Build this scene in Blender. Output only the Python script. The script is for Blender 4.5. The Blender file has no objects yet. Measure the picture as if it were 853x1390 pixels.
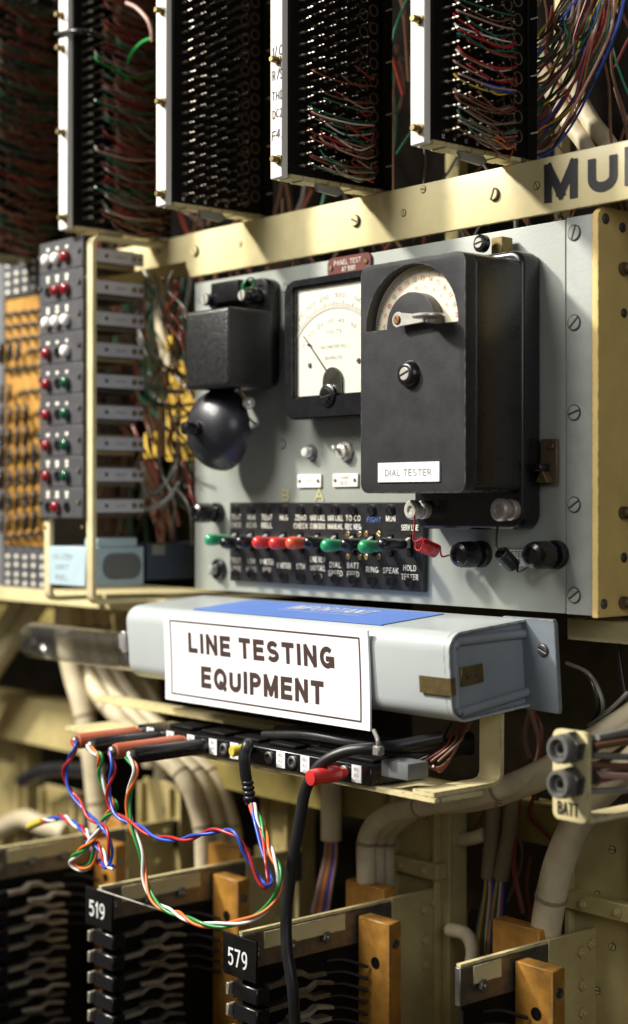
import bpy, bmesh, math, random
from mathutils import Vector, Matrix
random.seed(7)
rad = math.radians
sc = bpy.context.scene
COL = sc.collection

# ------------------------------------------------------------------ camera
F, PHI, CX, HY = 2165.0, rad(48.9), 426.5, 683.0          # focal length etc. in photo pixels (853 x 1390)
CAM = Vector((1.119, -.838, 1.3))
SN, CS = math.sin(PHI), math.cos(PHI)
cam_d = bpy.data.cameras.new('camera'); cam = bpy.data.objects.new('camera', cam_d); COL.objects.link(cam)
cam.location = CAM
cam.rotation_euler = (rad(90), 0, PHI)
cam_d.sensor_fit = 'VERTICAL'; cam_d.sensor_height = 36; cam_d.sensor_width = 36
cam_d.lens = F / 1390 * 36
cam_d.shift_y = (HY - 695.0) / 1390
cam_d.clip_start = .02; cam_d.clip_end = 50
cam_d.dof.use_dof = True; cam_d.dof.focus_distance = 1.13; cam_d.dof.aperture_fstop = 3.7
cam_d.dof.aperture_blades = 9
sc.camera = cam

# ------------------------------------------------------------------ light
world = bpy.data.worlds.new('World'); sc.world = world; world.use_nodes = True
world.node_tree.nodes['Background'].inputs[0].default_value = (1, .88, .66, 1)
world.node_tree.nodes['Background'].inputs[1].default_value = .10
def area(name, loc, target, size, watts, col, shape='DISK'):
    l = bpy.data.lights.new(name, 'AREA'); l.shape = shape; l.size = size; l.energy = watts; l.color = col
    o = bpy.data.objects.new(name, l); COL.objects.link(o); o.location = loc
    o.rotation_euler = (Vector(target) - Vector(loc)).to_track_quat('-Z', 'Y').to_euler()
    return o
TGT = Vector((.26, 0, 1.33))
kl = bpy.data.lights.new('key_lamp', 'SPOT'); kl.energy = 335; kl.color = (1, .955, .86); kl.shadow_soft_size = .10; kl.spot_size = rad(54); kl.spot_blend = .6
ko = bpy.data.objects.new('key_lamp', kl); COL.objects.link(ko); ko.location = TGT + Vector((-1.22, -1.30, 1.38))
ko.rotation_euler = (TGT + Vector((0, 0, .02)) - ko.location).to_track_quat('-Z', 'Y').to_euler()
area('ceiling_lamp', (-.25, -1.5, 2.6), (.2, 0, 1.3), .9, 40, (1, .97, .92))
area('fill_lamp', (2.1, -1.0, 1.9), (.3, 0, 1.3), 1.0, 8, (.90, .94, 1))
sc.view_settings.view_transform = 'Standard'; sc.view_settings.look = 'None'
sc.view_settings.exposure = 0; sc.view_settings.gamma = 1
sc.render.engine = 'CYCLES'
sc.cycles.use_denoising = True
sc.cycles.max_bounces = 6; sc.cycles.transparent_max_bounces = 12
sc.cycles.sample_clamp_indirect = 6
sc.cycles.caustics_reflective = False; sc.cycles.caustics_refractive = False

# ------------------------------------------------------------------ where a point of the place is
def at(u, v, y=0.0):                     # a point on the upright plane y that a photo pixel shows
    a = (u - CX) / F; d = (y - CAM.y) / (CS + SN * a)
    return Vector((CAM.x + d * (-SN + CS * a), y, CAM.z + d * (HY - v) / F))
def atx(u, v, x):                        # the same on a plane of constant x
    a = (u - CX) / F; d = (x - CAM.x) / (-SN + CS * a)
    return Vector((x, CAM.y + d * (CS + SN * a), CAM.z + d * (HY - v) / F))
fx = lambda u, y=0.0: at(u, HY, y).x
fz = lambda u, v, y=0.0: at(u, v, y).z
fy = lambda u, x: atx(u, HY, x).y
gz = lambda u, v, x: atx(u, v, x).z
def PP(pts): return [at(*p) for p in pts]

# ------------------------------------------------------------------ materials
MATS = {}
def M(name, col, rough=.5, metal=0., var=.12, scale=40., bump=0., bscale=400., chips=None, chip_amt=.32, chip_scale=70., coat=0., spec=.5, stain=.0, edge=None):
    m = bpy.data.materials.new(name); m.use_nodes = True
    nt = m.node_tree; N = nt.nodes; L = nt.links; b = N['Principled BSDF']
    tc = N.new('ShaderNodeTexCoord')
    no = N.new('ShaderNodeTexNoise'); no.inputs['Scale'].default_value = scale; no.inputs['Detail'].default_value = 5; no.inputs['Roughness'].default_value = .65
    L.new(tc.outputs['Object'], no.inputs['Vector'])
    mx = N.new('ShaderNodeMix'); mx.data_type = 'RGBA'
    mx.inputs[6].default_value = tuple(c * (1 - var) for c in col) + (1,)
    mx.inputs[7].default_value = tuple(min(1, c * (1 + var)) for c in col) + (1,)
    rp = N.new('ShaderNodeMapRange'); rp.inputs[1].default_value = .3; rp.inputs[2].default_value = .7
    L.new(no.outputs[0], rp.inputs[0]); L.new(rp.outputs[0], mx.inputs[0])
    out = mx.outputs[2]
    if stain:
        n3 = N.new('ShaderNodeTexNoise'); n3.inputs['Scale'].default_value = 14; n3.inputs['Detail'].default_value = 6
        L.new(tc.outputs['Object'], n3.inputs['Vector'])
        r3 = N.new('ShaderNodeMapRange'); r3.inputs[1].default_value = .5; r3.inputs[2].default_value = .72; r3.inputs[4].default_value = stain
        L.new(n3.outputs[0], r3.inputs[0])
        m3 = N.new('ShaderNodeMix'); m3.data_type = 'RGBA'; L.new(r3.outputs[0], m3.inputs[0]); L.new(out, m3.inputs[6])
        m3.inputs[7].default_value = (col[0] * .42, col[1] * .36, col[2] * .28, 1); out = m3.outputs[2]
    if chips:
        n2 = N.new('ShaderNodeTexNoise'); n2.inputs['Scale'].default_value = chip_scale; n2.inputs['Detail'].default_value = 8; n2.inputs['Roughness'].default_value = .7
        L.new(tc.outputs['Object'], n2.inputs['Vector'])
        r2 = N.new('ShaderNodeMapRange'); r2.inputs[1].default_value = 1 - chip_amt; r2.inputs[2].default_value = 1 - chip_amt + .03
        L.new(n2.outputs[0], r2.inputs[0])
        m2 = N.new('ShaderNodeMix'); m2.data_type = 'RGBA'; L.new(r2.outputs[0], m2.inputs[0]); L.new(out, m2.inputs[6])
        m2.inputs[7].default_value = tuple(chips) + (1,); out = m2.outputs[2]
    if edge:                                  # paint rubbed off along sharp edges, broken up by noise
        bv = N.new('ShaderNodeBevel'); bv.samples = 4; bv.inputs[0].default_value = .0016
        ge = N.new('ShaderNodeNewGeometry'); dp = N.new('ShaderNodeVectorMath'); dp.operation = 'DOT_PRODUCT'
        L.new(bv.outputs[0], dp.inputs[0]); L.new(ge.outputs['Normal'], dp.inputs[1])
        re_ = N.new('ShaderNodeMapRange'); re_.inputs[1].default_value = .995; re_.inputs[2].default_value = .93
        L.new(dp.outputs['Value'], re_.inputs[0])
        ne = N.new('ShaderNodeTexNoise'); ne.inputs['Scale'].default_value = 160; ne.inputs['Detail'].default_value = 6; L.new(tc.outputs['Object'], ne.inputs['Vector'])
        rn = N.new('ShaderNodeMapRange'); rn.inputs[1].default_value = .44; rn.inputs[2].default_value = .62; L.new(ne.outputs[0], rn.inputs[0])
        mu = N.new('ShaderNodeMath'); mu.operation = 'MULTIPLY'; L.new(re_.outputs[0], mu.inputs[0]); L.new(rn.outputs[0], mu.inputs[1])
        me_ = N.new('ShaderNodeMix'); me_.data_type = 'RGBA'; L.new(mu.outputs[0], me_.inputs[0]); L.new(out, me_.inputs[6]); me_.inputs[7].default_value = tuple(edge) + (1,); out = me_.outputs[2]
    L.new(out, b.inputs['Base Color'])
    b.inputs['Metallic'].default_value = metal
    r4 = N.new('ShaderNodeMapRange'); r4.inputs[3].default_value = max(.02, rough - .09); r4.inputs[4].default_value = min(1, rough + .09)
    L.new(no.outputs[0], r4.inputs[0]); L.new(r4.outputs[0], b.inputs['Roughness'])
    b.inputs['Coat Weight'].default_value = coat; b.inputs['Coat Roughness'].default_value = .12
    b.inputs['Specular IOR Level'].default_value = spec
    if bump:
        nb = N.new('ShaderNodeTexNoise'); nb.inputs['Scale'].default_value = bscale; nb.inputs['Detail'].default_value = 3
        L.new(tc.outputs['Object'], nb.inputs['Vector'])
        bp = N.new('ShaderNodeBump'); bp.inputs['Strength'].default_value = bump; bp.inputs['Distance'].default_value = .0006
        L.new(nb.outputs[0], bp.inputs['Height']); L.new(bp.outputs[0], b.inputs['Normal'])
    MATS[name] = m
    return m
def thin_glass(name, tint, fres=.6, base=.04, rough=.04):
    m = bpy.data.materials.new(name); m.use_nodes = True; nt = m.node_tree; N = nt.nodes; L = nt.links
    N.remove(N['Principled BSDF'])
    t = N.new('ShaderNodeBsdfTransparent'); t.inputs[0].default_value = tint
    g = N.new('ShaderNodeBsdfGlossy'); g.inputs['Roughness'].default_value = rough
    lw = N.new('ShaderNodeLayerWeight'); lw.inputs[0].default_value = .5
    pw = N.new('ShaderNodeMath'); pw.operation = 'POWER'; pw.inputs[1].default_value = 3.2; L.new(lw.outputs['Facing'], pw.inputs[0])
    f = N.new('ShaderNodeMath'); f.operation = 'MULTIPLY_ADD'; f.inputs[1].default_value = fres; f.inputs[2].default_value = base; L.new(pw.outputs[0], f.inputs[0])
    x = N.new('ShaderNodeMixShader'); L.new(f.outputs[0], x.inputs[0]); L.new(t.outputs[0], x.inputs[1]); L.new(g.outputs[0], x.inputs[2])
    L.new(x.outputs[0], N['Material Output'].inputs[0]); MATS[name] = m; return m

panel_m = M('panel_grey_paint', (.31, .33, .295), .42, var=.05, scale=25, bump=.12, bscale=500, chips=(.10, .09, .07), chip_amt=.27, chip_scale=120, stain=.10)
flange_m = M('flange_grey_paint', (.32, .34, .315), .5, var=.1, scale=60, bump=.15, chips=(.07, .045, .03), chip_amt=.31, chip_scale=110)
cream_m = M('cream_paint', (.68, .59, .32), .42, edge=(.22, .16, .09), var=.09, scale=30, bump=.1, chips=(.16, .11, .05), chip_amt=.29, chip_scale=120, stain=.28)
pale_m = M('pale_cream_paint', (.64, .55, .32), .5, var=.12, scale=40, bump=.1, chips=(.12, .09, .05), chip_amt=.31, stain=.35)
yellow_m = M('yellow_paint', (.70, .51, .18), .45, edge=(.16, .11, .06), var=.1, scale=30, bump=.1, chips=(.11, .07, .03), chip_amt=.29, chip_scale=140, stain=.25)
gold_m = M('golden_paint', (.62, .40, .06), .5, var=.1)
bake_m = M('black_bakelite', (.007, .007, .009), .27, var=.1, scale=90, bump=.03, coat=.1)
crackle_m = M('black_crackle', (.015, .015, .016), .33, var=.35, scale=200, bump=.7, bscale=900)
satin_m = M('black_satin', (.026, .026, .029), .38, var=.12, scale=50, bump=.12, bscale=700, chips=(.065, .064, .062), chip_amt=.30, chip_scale=190, edge=(.14, .13, .12))
blk_m = M('black_board', (.005, .0045, .004), .6, spec=.15, var=.3, scale=100)
keyblk_m = M('black_key_strip', (.016, .016, .018), .33, var=.35, scale=130, bump=.15, chips=(.07, .07, .075), chip_amt=.30, chip_scale=160)
rubber_m = M('black_rubber', (.012, .012, .014), .4, var=.2)
dark_m = M('dark_interior', (.010, .008, .005), .8, var=.5, scale=12, spec=.05)  # near-black colour stands in for the unlit depth of the rack
dgrey_m = M('dark_grey_panel', (.062, .062, .068), .5, var=.12, scale=60, bump=.1)
white_m = M('white_strip', (.80, .77, .72), .45, var=.03)
paper_m = M('white_card', (.86, .85, .86), .5, var=.035, scale=9, bump=.05, bscale=120)
print_m = M('brown_print', (.055, .028, .024), .6, var=.1)
ink_m = M('black_ink', (.012, .012, .014), .5, var=.1)
fadedink_m = M('faded_ink', (.50, .50, .56), .6, var=.2)
eng_m = M('white_engraving', (.72, .70, .60), .6, var=.25, scale=500)
engw_m = M('white_paint_letters', (.75, .75, .74), .6, var=.1)
dim_m = M('worn_engraving', (.34, .33, .29), .6, var=.3, scale=500)
yel_m = M('yellow_letters', (.42, .40, .20), .6, var=.2, scale=500)
blueprint_m = M('blue_print', (.11, .21, .56), .45, var=.06, scale=20)
box_m = M('box_grey_enamel', (.44, .48, .48), .32, var=.04, scale=20, bump=.08, bscale=350, chips=(.14, .12, .10), chip_amt=.272, chip_scale=120, coat=.2, stain=.14, edge=(.13, .11, .09))
boxend_m = M('box_grey_shaded', (.27, .31, .35), .45, edge=(.12, .10, .08), var=.07, scale=30, bump=.1, chips=(.12, .10, .08), chip_amt=.27)  # darker, bluer copy of the box enamel, with its shade in the colour
steel_m = M('steel', (.55, .54, .52), .35, metal=.6, var=.15, scale=120)
dsteel_m = M('dull_steel', (.22, .215, .20), .45, metal=.9, var=.3, scale=120, bump=.15)
nickel_m = M('nickel', (.72, .70, .64), .3, metal=.55, var=.1, scale=150)
tin_m = M('tinned_pin', (.24, .21, .17), .3, metal=.95, var=.25, scale=300)
brass_m = M('brass', (.52, .38, .15), .35, metal=.9, var=.25, scale=120)
obrass_m = M('old_brass', (.25, .19, .08), .45, metal=.8, var=.25, scale=120)
bronze_m = M('brown_bracket', (.16, .12, .08), .5, metal=.4, var=.3)
copper_m = M('copper_screw', (.42, .19, .08), .4, metal=.9, var=.2)
maroon_m = M('maroon_plate', (.13, .035, .03), .4, var=.1)
dial_m = M('ivory_dial', (.88, .86, .76), .5, var=.02)
dial2_m = M('cream_scale', (.82, .72, .54), .5, var=.05)
redprint_m = M('red_print', (.55, .10, .06), .6, var=.2)
greyprint_m = M('grey_print', (.30, .30, .29), .6, var=.2)
red_m = M('red_plastic', (.62, .035, .03), .3, var=.08, coat=.3)
ored_m = M('orange_red_plastic', (.72, .09, .03), .3, var=.08, coat=.3)
green_m = M('green_plastic', (.02, .30, .12), .3, var=.08, coat=.3)
dgreen_m = M('dark_green_lens', (.004, .06, .03), .15, var=.1, coat=.5)
lred_m = M('red_lens', (.20, .006, .012), .15, var=.1, coat=.5)
lwhite_m = M('white_lens', (.82, .80, .76), .25, var=.03, coat=.4)
bezel_m = M('lamp_bezel', (.30, .29, .28), .3, metal=.8, var=.2)
brownplug_m = M('red_brown_plug', (.42, .105, .05), .38, var=.12, coat=.2)
wood_m = M('varnished_wood', (.38, .18, .03), .5, edge=(.14, .07, .02), var=.4, scale=45, bump=.25, bscale=150, stain=.5, chips=(.12, .06, .02), chip_amt=.31)
owood_m = M('orange_wood', (.46, .24, .05), .5, var=.15, scale=60)
cable_m = M('cream_cable', (.64, .55, .37), .55, var=.16, scale=45, bump=.5, bscale=160, stain=.5, chips=(.14, .10, .06), chip_amt=.30)
gcable_m = M('grey_cable', (.25, .25, .22), .6, var=.25)
bluebox_m = M('pale_blue_box', (.42, .55, .60), .45, var=.05)
navy_m = M('navy_box', (.055, .075, .11), .5, var=.12)
bar_m = M('grey_card_edge', (.50, .50, .54), .45, var=.08, scale=80)
slate_m = M('slate_grey', (.14, .145, .15), .5, var=.1)
wire_cols = {'red': (.45, .02, .025), 'blue': (.02, .08, .50), 'green': (.02, .26, .05), 'orange': (.70, .17, .03), 'white': (.72, .70, .66),
             'brown': (.17, .08, .045), 'dkgreen': (.02, .12, .07), 'yellow': (.62, .50, .06), 'pink': (.45, .26, .22), 'black': (.012, .012, .013),
             'dred': (.22, .035, .025), 'grey': (.20, .19, .17)}
WM = {k: M(k + '_insulation', c, .38, var=.08, coat=.15) for k, c in wire_cols.items()}
glass_m = thin_glass('clear_glass', (.97, .97, .94, 1), .95, .13, .2)
window_m = thin_glass('window_glass', (.98, .98, .97, 1), .5)
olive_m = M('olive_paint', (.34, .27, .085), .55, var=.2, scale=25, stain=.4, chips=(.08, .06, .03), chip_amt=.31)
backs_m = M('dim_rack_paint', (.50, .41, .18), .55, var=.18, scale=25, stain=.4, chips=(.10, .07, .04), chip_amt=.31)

# ------------------------------------------------------------------ mesh helpers
def spline(pts, k=8):
    P = [Vector(p) for p in pts]
    if len(P) < 3: 
        return [P[0].lerp(P[-1], i / k) for i in range(k + 1)]
    Q = [P[0] * 2 - P[1]] + P + [P[-1] * 2 - P[-2]]; out = []
    for i in range(1, len(Q) - 2):
        a, b, c, d = Q[i - 1:i + 3]
        for j in range(k):
            t = j / k
            out.append(.5 * ((2 * b) + (c - a) * t + (2 * a - 5 * b + 4 * c - d) * t * t + (3 * b - a - 3 * c + d) * t ** 3))
    out.append(P[-1]); return out
def frames(path):
    T = []
    for i in range(len(path)):
        t = path[min(i + 1, len(path) - 1)] - path[max(i - 1, 0)]
        T.append(t.normalized() if t.length > 1e-9 else Vector((0, 0, 1)))
    n = T[0].orthogonal().normalized(); R = []
    for t in T:
        n = (n - t * n.dot(t)); n = n.normalized() if n.length > 1e-9 else t.orthogonal().normalized()
        R.append((n.copy(), t.cross(n)))
    return R
def rrect(x0, x1, z0, z1, r, n=5):
    out = []
    for cx, cz, a0 in ((x1 - r, z1 - r, 0), (x0 + r, z1 - r, 90), (x0 + r, z0 + r, 180), (x1 - r, z0 + r, 270)):
        for i in range(n + 1):
            a = rad(a0 + 90 * i / n); out.append((cx + r * math.cos(a), cz + r * math.sin(a)))
    return out
class MB:
    def __init__(s): s.bm = bmesh.new()
    def _bev(s, geom_faces, b, seg=2, only=None):
        es = {e for f in geom_faces for e in f.edges}
        if only: es = {e for e in es if only(e)}
        bmesh.ops.bevel(s.bm, geom=list(es), offset=b, segments=seg, affect='EDGES', profile=.6, clamp_overlap=True)
    def box(s, x0, x1, y0, y1, z0, z1, b=0, seg=2):
        x0, x1 = sorted((x0, x1)); y0, y1 = sorted((y0, y1)); z0, z1 = sorted((z0, z1))
        v = [s.bm.verts.new((x, y, z)) for x in (x0, x1) for y in (y0, y1) for z in (z0, z1)]
        fs = [s.bm.faces.new([v[i] for i in q]) for q in ((0, 1, 3, 2), (4, 6, 7, 5), (0, 4, 5, 1), (2, 3, 7, 6), (0, 2, 6, 4), (1, 5, 7, 3))]
        if b: s._bev(fs, b, seg)
        return s
    def prism(s, poly, axis, a0, a1, b=0, seg=2):
        def mk(p, a): return {'x': (a, p[0], p[1]), 'y': (p[0], a, p[1]), 'z': (p[0], p[1], a)}[axis]
        A = [s.bm.verts.new(mk(p, a0)) for p in poly]; B = [s.bm.verts.new(mk(p, a1)) for p in poly]; n = len(poly)
        fa = s.bm.faces.new(A); fb = s.bm.faces.new(B[::-1]); fs = [fa, fb]
        for i in range(n): fs.append(s.bm.faces.new((A[i], B[i], B[(i + 1) % n], A[(i + 1) % n])))
        bmesh.ops.recalc_face_normals(s.bm, faces=fs)
        if b:
            es = list({e for e in fa.edges} | {e for e in fb.edges})
            bmesh.ops.bevel(s.bm, geom=es, offset=b, segments=seg, affect='EDGES', profile=.6, clamp_overlap=True)
        return s
    def ring(s, outer, inner, axis, a0, a1):           # prism with a hole; both polygons the same length
        def mk(p, a): return {'x': (a, p[0], p[1]), 'y': (p[0], a, p[1]), 'z': (p[0], p[1], a)}[axis]
        n = len(outer); V = [[s.bm.verts.new(mk(p, a)) for p in q] for q, a in ((outer, a0), (inner, a0), (inner, a1), (outer, a1))]
        fs = []
        for k in range(4):
            for i in range(n):
                fs.append(s.bm.faces.new((V[k][i], V[(k + 1) % 4][i], V[(k + 1) % 4][(i + 1) % n], V[k][(i + 1) % n])))
        bmesh.ops.recalc_face_normals(s.bm, faces=fs); return s
    def lathe(s, prof, o=(0, 0, 0), axis='y', n=16, sg=-1):   # prof: (radius, distance along axis*sg)
        o = Vector(o); rings = []
        ax = {'x': Vector((1, 0, 0)), 'y': Vector((0, 1, 0)), 'z': Vector((0, 0, 1))}[axis] * sg if isinstance(axis, str) else Vector(axis).normalized()
        e1 = ax.orthogonal().normalized(); e2 = ax.cross(e1); fs = []
        for r, t in prof:
            c = o + ax * t
            rings.append([s.bm.verts.new(c)] if r < 1e-7 else [s.bm.verts.new(c + (e1 * math.cos(2 * math.pi * i / n) + e2 * math.sin(2 * math.pi * i / n)) * r) for i in range(n)])
        for a, b in zip(rings, rings[1:]):
            for i in range(n):
                j = (i + 1) % n
                if len(a) == 1 and len(b) == 1: continue
                q = (a[0], b[j], b[i]) if len(a) == 1 else (a[i], a[j], b[0]) if len(b) == 1 else (a[i], a[j], b[j], b[i])
                fs.append(s.bm.faces.new(q))
        if len(rings[0]) > 1: fs.append(s.bm.faces.new(rings[0]))
        if len(rings[-1]) > 1: fs.append(s.bm.faces.new(rings[-1]))
        bmesh.ops.recalc_face_normals(s.bm, faces=fs); return s
    def tube(s, path, r, n=8, flat=1.0, closed=False):
        R = frames(path); rings = []; fs = []
        for p, (a, b), i in zip(path, R, range(len(path))):
            rr = r(i / (len(path) - 1)) if callable(r) else r
            rings.append([s.bm.verts.new(p + a * math.cos(2 * math.pi * k / n) * rr + b * math.sin(2 * math.pi * k / n) * rr * flat) for k in range(n)])
        for A, B in zip(rings, rings[1:]):
            for k in range(n): fs.append(s.bm.faces.new((A[k], A[(k + 1) % n], B[(k + 1) % n], B[k])))
        fs.append(s.bm.faces.new(rings[0][::-1])); fs.append(s.bm.faces.new(rings[-1])); 
        return s
    def ribbon(s, path, wdir, w, t):                     # flat bar of width w (along wdir) and thickness t following a path
        wd = Vector(wdir).normalized(); rings = []; P = path; 
        for i, p in enumerate(P):
            tg = (P[min(i + 1, len(P) - 1)] - P[max(i - 1, 0)]).normalized(); nn = tg.cross(wd).normalized()
            rings.append([s.bm.verts.new(p + wd * w * a / 2 + nn * t * b / 2) for a, b in ((-1, -1), (1, -1), (1, 1), (-1, 1))])
        fs = []
        for A, B in zip(rings, rings[1:]):
            for k in range(4): fs.append(s.bm.faces.new((A[k], A[(k + 1) % 4], B[(k + 1) % 4], B[k])))
        fs.append(s.bm.faces.new(rings[0][::-1])); fs.append(s.bm.faces.new(rings[-1]))
        bmesh.ops.recalc_face_normals(s.bm, faces=fs); return s
    def mesh(s, name, mat, angle=38, smooth=True):
        me = bpy.data.meshes.new(name); s.bm.to_mesh(me); s.bm.free()
        if smooth:
            me.polygons.foreach_set('use_smooth', [True] * len(me.polygons)); me.set_sharp_from_angle(angle=rad(angle))
        me.materials.append(mat); return me

W = {}                                                   # world position of every object's origin (things stand unrotated unless said)
def empty(name, loc, label, cat, group=None):
    o = bpy.data.objects.new(name, None); COL.objects.link(o); o.location = loc; o.empty_display_size = .01
    W[o] = Vector(loc); tag(o, label, cat, group); return o
def tag(o, label, cat, group=None, kind=None):
    if label: o['label'] = label
    if cat: o['category'] = cat
    if group: o['group'] = group
    if kind: o['kind'] = kind
    return o
def put(name, me, parent=None, loc=(0, 0, 0), rot=None, scale=None):    # an object with given mesh data at a world place
    o = bpy.data.objects.new(name, me); COL.objects.link(o); W[o] = Vector(loc)
    if parent is not None: o.parent = parent; o.location = Vector(loc) - W[parent]
    else: o.location = loc
    if rot is not None: o.rotation_euler = rot
    if scale is not None: o.scale = scale if hasattr(scale, '__len__') else (scale,) * 3
    return o
def obj(name, mb, mat, parent=None, angle=38, origin=None, smooth=True):  # mesh given in world coordinates
    org = Vector(origin) if origin is not None else (W[parent] if parent is not None else None)
    if org is None:
        mb.bm.verts.ensure_lookup_table()
        vs = [v.co for v in mb.bm.verts]
        org = Vector((sum(v.x for v in vs) / len(vs), sum(v.y for v in vs) / len(vs), min(v.z for v in vs)))
    bmesh.ops.translate(mb.bm, verts=mb.bm.verts, vec=-org)
    return put(name, mb.mesh(name, mat, angle, smooth), parent, org)
def structure(o): o['kind'] = 'structure'; return o

# a plain single-stroke sans alphabet: each letter is a width and a list of strokes on a box one unit high
def _arc(cx, cy, rx, ry, a0, a1, n=10): return [(cx + rx * math.cos(rad(a0 + (a1 - a0) * i / n)), cy + ry * math.sin(rad(a0 + (a1 - a0) * i / n))) for i in range(n + 1)]
GL = {
 'A': (.68, [[(0, 0), (.34, 1)], [(.34, 1), (.68, 0)], [(.13, .32), (.55, .32)]]), 'B': (.58, [[(0, 0), (0, 1)], [(0, 1), (.3, 1)] + _arc(.3, .76, .25, .24, 90, -90, 8) + [(0, .52)], [(0, .52), (.32, .52)] + _arc(.32, .26, .26, .26, 90, -90, 8) + [(0, 0)]]),
 'C': (.62, [_arc(.34, .5, .34, .5, 48, 312, 16)]), 'D': (.62, [[(0, 0), (0, 1)], [(0, 1), (.22, 1)] + _arc(.22, .5, .40, .5, 90, -90, 14) + [(0, 0)]]),
 'E': (.52, [[(0, 0), (0, 1)], [(0, 1), (.52, 1)], [(0, .52), (.46, .52)], [(0, 0), (.52, 0)]]), 'F': (.5, [[(0, 0), (0, 1)], [(0, 1), (.5, 1)], [(0, .52), (.42, .52)]]),
 'G': (.66, [_arc(.34, .5, .34, .5, 48, 350, 18), [(.38, .42), (.67, .42)], [(.67, .42), (.67, .06)]]), 'H': (.6, [[(0, 0), (0, 1)], [(.6, 0), (.6, 1)], [(0, .52), (.6, .52)]]), 'I': (.0, [[(0, 0), (0, 1)]]),
 'K': (.6, [[(0, 0), (0, 1)], [(.58, 1), (.02, .38)], [(.2, .55), (.62, 0)]]), 'L': (.48, [[(0, 0), (0, 1)], [(0, 0), (.48, 0)]]), 'M': (.74, [[(0, 0), (0, 1)], [(.74, 0), (.74, 1)], [(.02, 1), (.37, .08)], [(.37, .08), (.72, 1)]]),
 'N': (.6, [[(0, 0), (0, 1)], [(.6, 0), (.6, 1)], [(.02, 1), (.58, 0)]]), 'O': (.7, [_arc(.35, .5, .35, .5, 90, 450, 22)]), 'P': (.54, [[(0, 0), (0, 1)], [(0, 1), (.27, 1)] + _arc(.27, .73, .27, .27, 90, -90, 10) + [(0, .46)]]),
 'Q': (.72, [_arc(.36, .5, .36, .5, 90, 450, 22), [(.42, .26), (.70, -.02)]]), 'R': (.58, [[(0, 0), (0, 1)], [(0, 1), (.28, 1)] + _arc(.28, .74, .26, .26, 90, -90, 10) + [(0, .48)], [(.28, .48), (.58, 0)]]),
 'S': (.56, [_arc(.28, .745, .27, .255, 25, 270, 12) + _arc(.28, .245, .29, .245, 90, -155, 12)]), 'T': (.58, [[(.29, 0), (.29, 1)], [(0, 1), (.58, 1)]]), 'U': (.6, [[(0, 1), (0, .32)] + _arc(.3, .32, .3, .32, 180, 360, 12) + [(.6, 1)]]),
 'V': (.66, [[(0, 1), (.33, 0)], [(.33, 0), (.66, 1)]]), 'W': (.9, [[(0, 1), (.22, 0)], [(.22, 0), (.45, .9)], [(.45, .9), (.68, 0)], [(.68, 0), (.9, 1)]]), 'X': (.62, [[(0, 0), (.62, 1)], [(0, 1), (.62, 0)]]),
 'Y': (.62, [[(0, 1), (.31, .46)], [(.62, 1), (.31, .46)], [(.31, .46), (.31, 0)]]), 'Z': (.56, [[(0, 1), (.56, 1)], [(.56, 1), (0, 0)], [(0, 0), (.56, 0)]]),
 '0': (.52, [_arc(.26, .5, .26, .5, 90, 450, 20)]), '1': (.2, [[(.16, 0), (.16, 1)], [(.16, 1), (0, .8)]]), '2': (.52, [_arc(.26, .72, .25, .28, 165, -35, 10) + [(0, 0)], [(0, 0), (.52, 0)]]), '3': (.5, [_arc(.23, .74, .24, .26, 150, -80, 10), _arc(.23, .26, .27, .27, 80, -150, 10)]),
 '4': (.54, [[(.42, 0), (.42, 1)], [(.42, 1), (0, .3)], [(0, .3), (.56, .3)]]), '5': (.52, [[(.48, 1), (.08, 1)], [(.08, 1), (.04, .56)], [(.04, .56)] + _arc(.24, .32, .27, .32, 120, -145, 12)]), '6': (.52, [_arc(.26, .3, .26, .3, 90, 450, 16), [(.01, .36)] + _arc(.34, .5, .33, .5, 170, 75, 8)]),
 '7': (.5, [[(0, 1), (.5, 1)], [(.5, 1), (.16, 0)]]), '8': (.52, [_arc(.26, .75, .22, .25, 90, 450, 16), _arc(.26, .26, .26, .26, 90, 450, 16)]), '9': (.52, [_arc(.26, .7, .26, .3, 90, 450, 16), [(.51, .64)] + _arc(.18, .5, .33, .5, -10, -105, 8)]),
 '/': (.4, [[(0, -.05), (.4, 1.05)]]), '.': (.02, [[(0, 0), (.02, 0)]]), '-': (.34, [[(0, .45), (.34, .45)]]), '_': (.6, [[(0, .5), (.6, .5)]]), '+': (.5, [[(0, .45), (.5, .45)], [(.25, .2), (.25, .7)]])}
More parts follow.
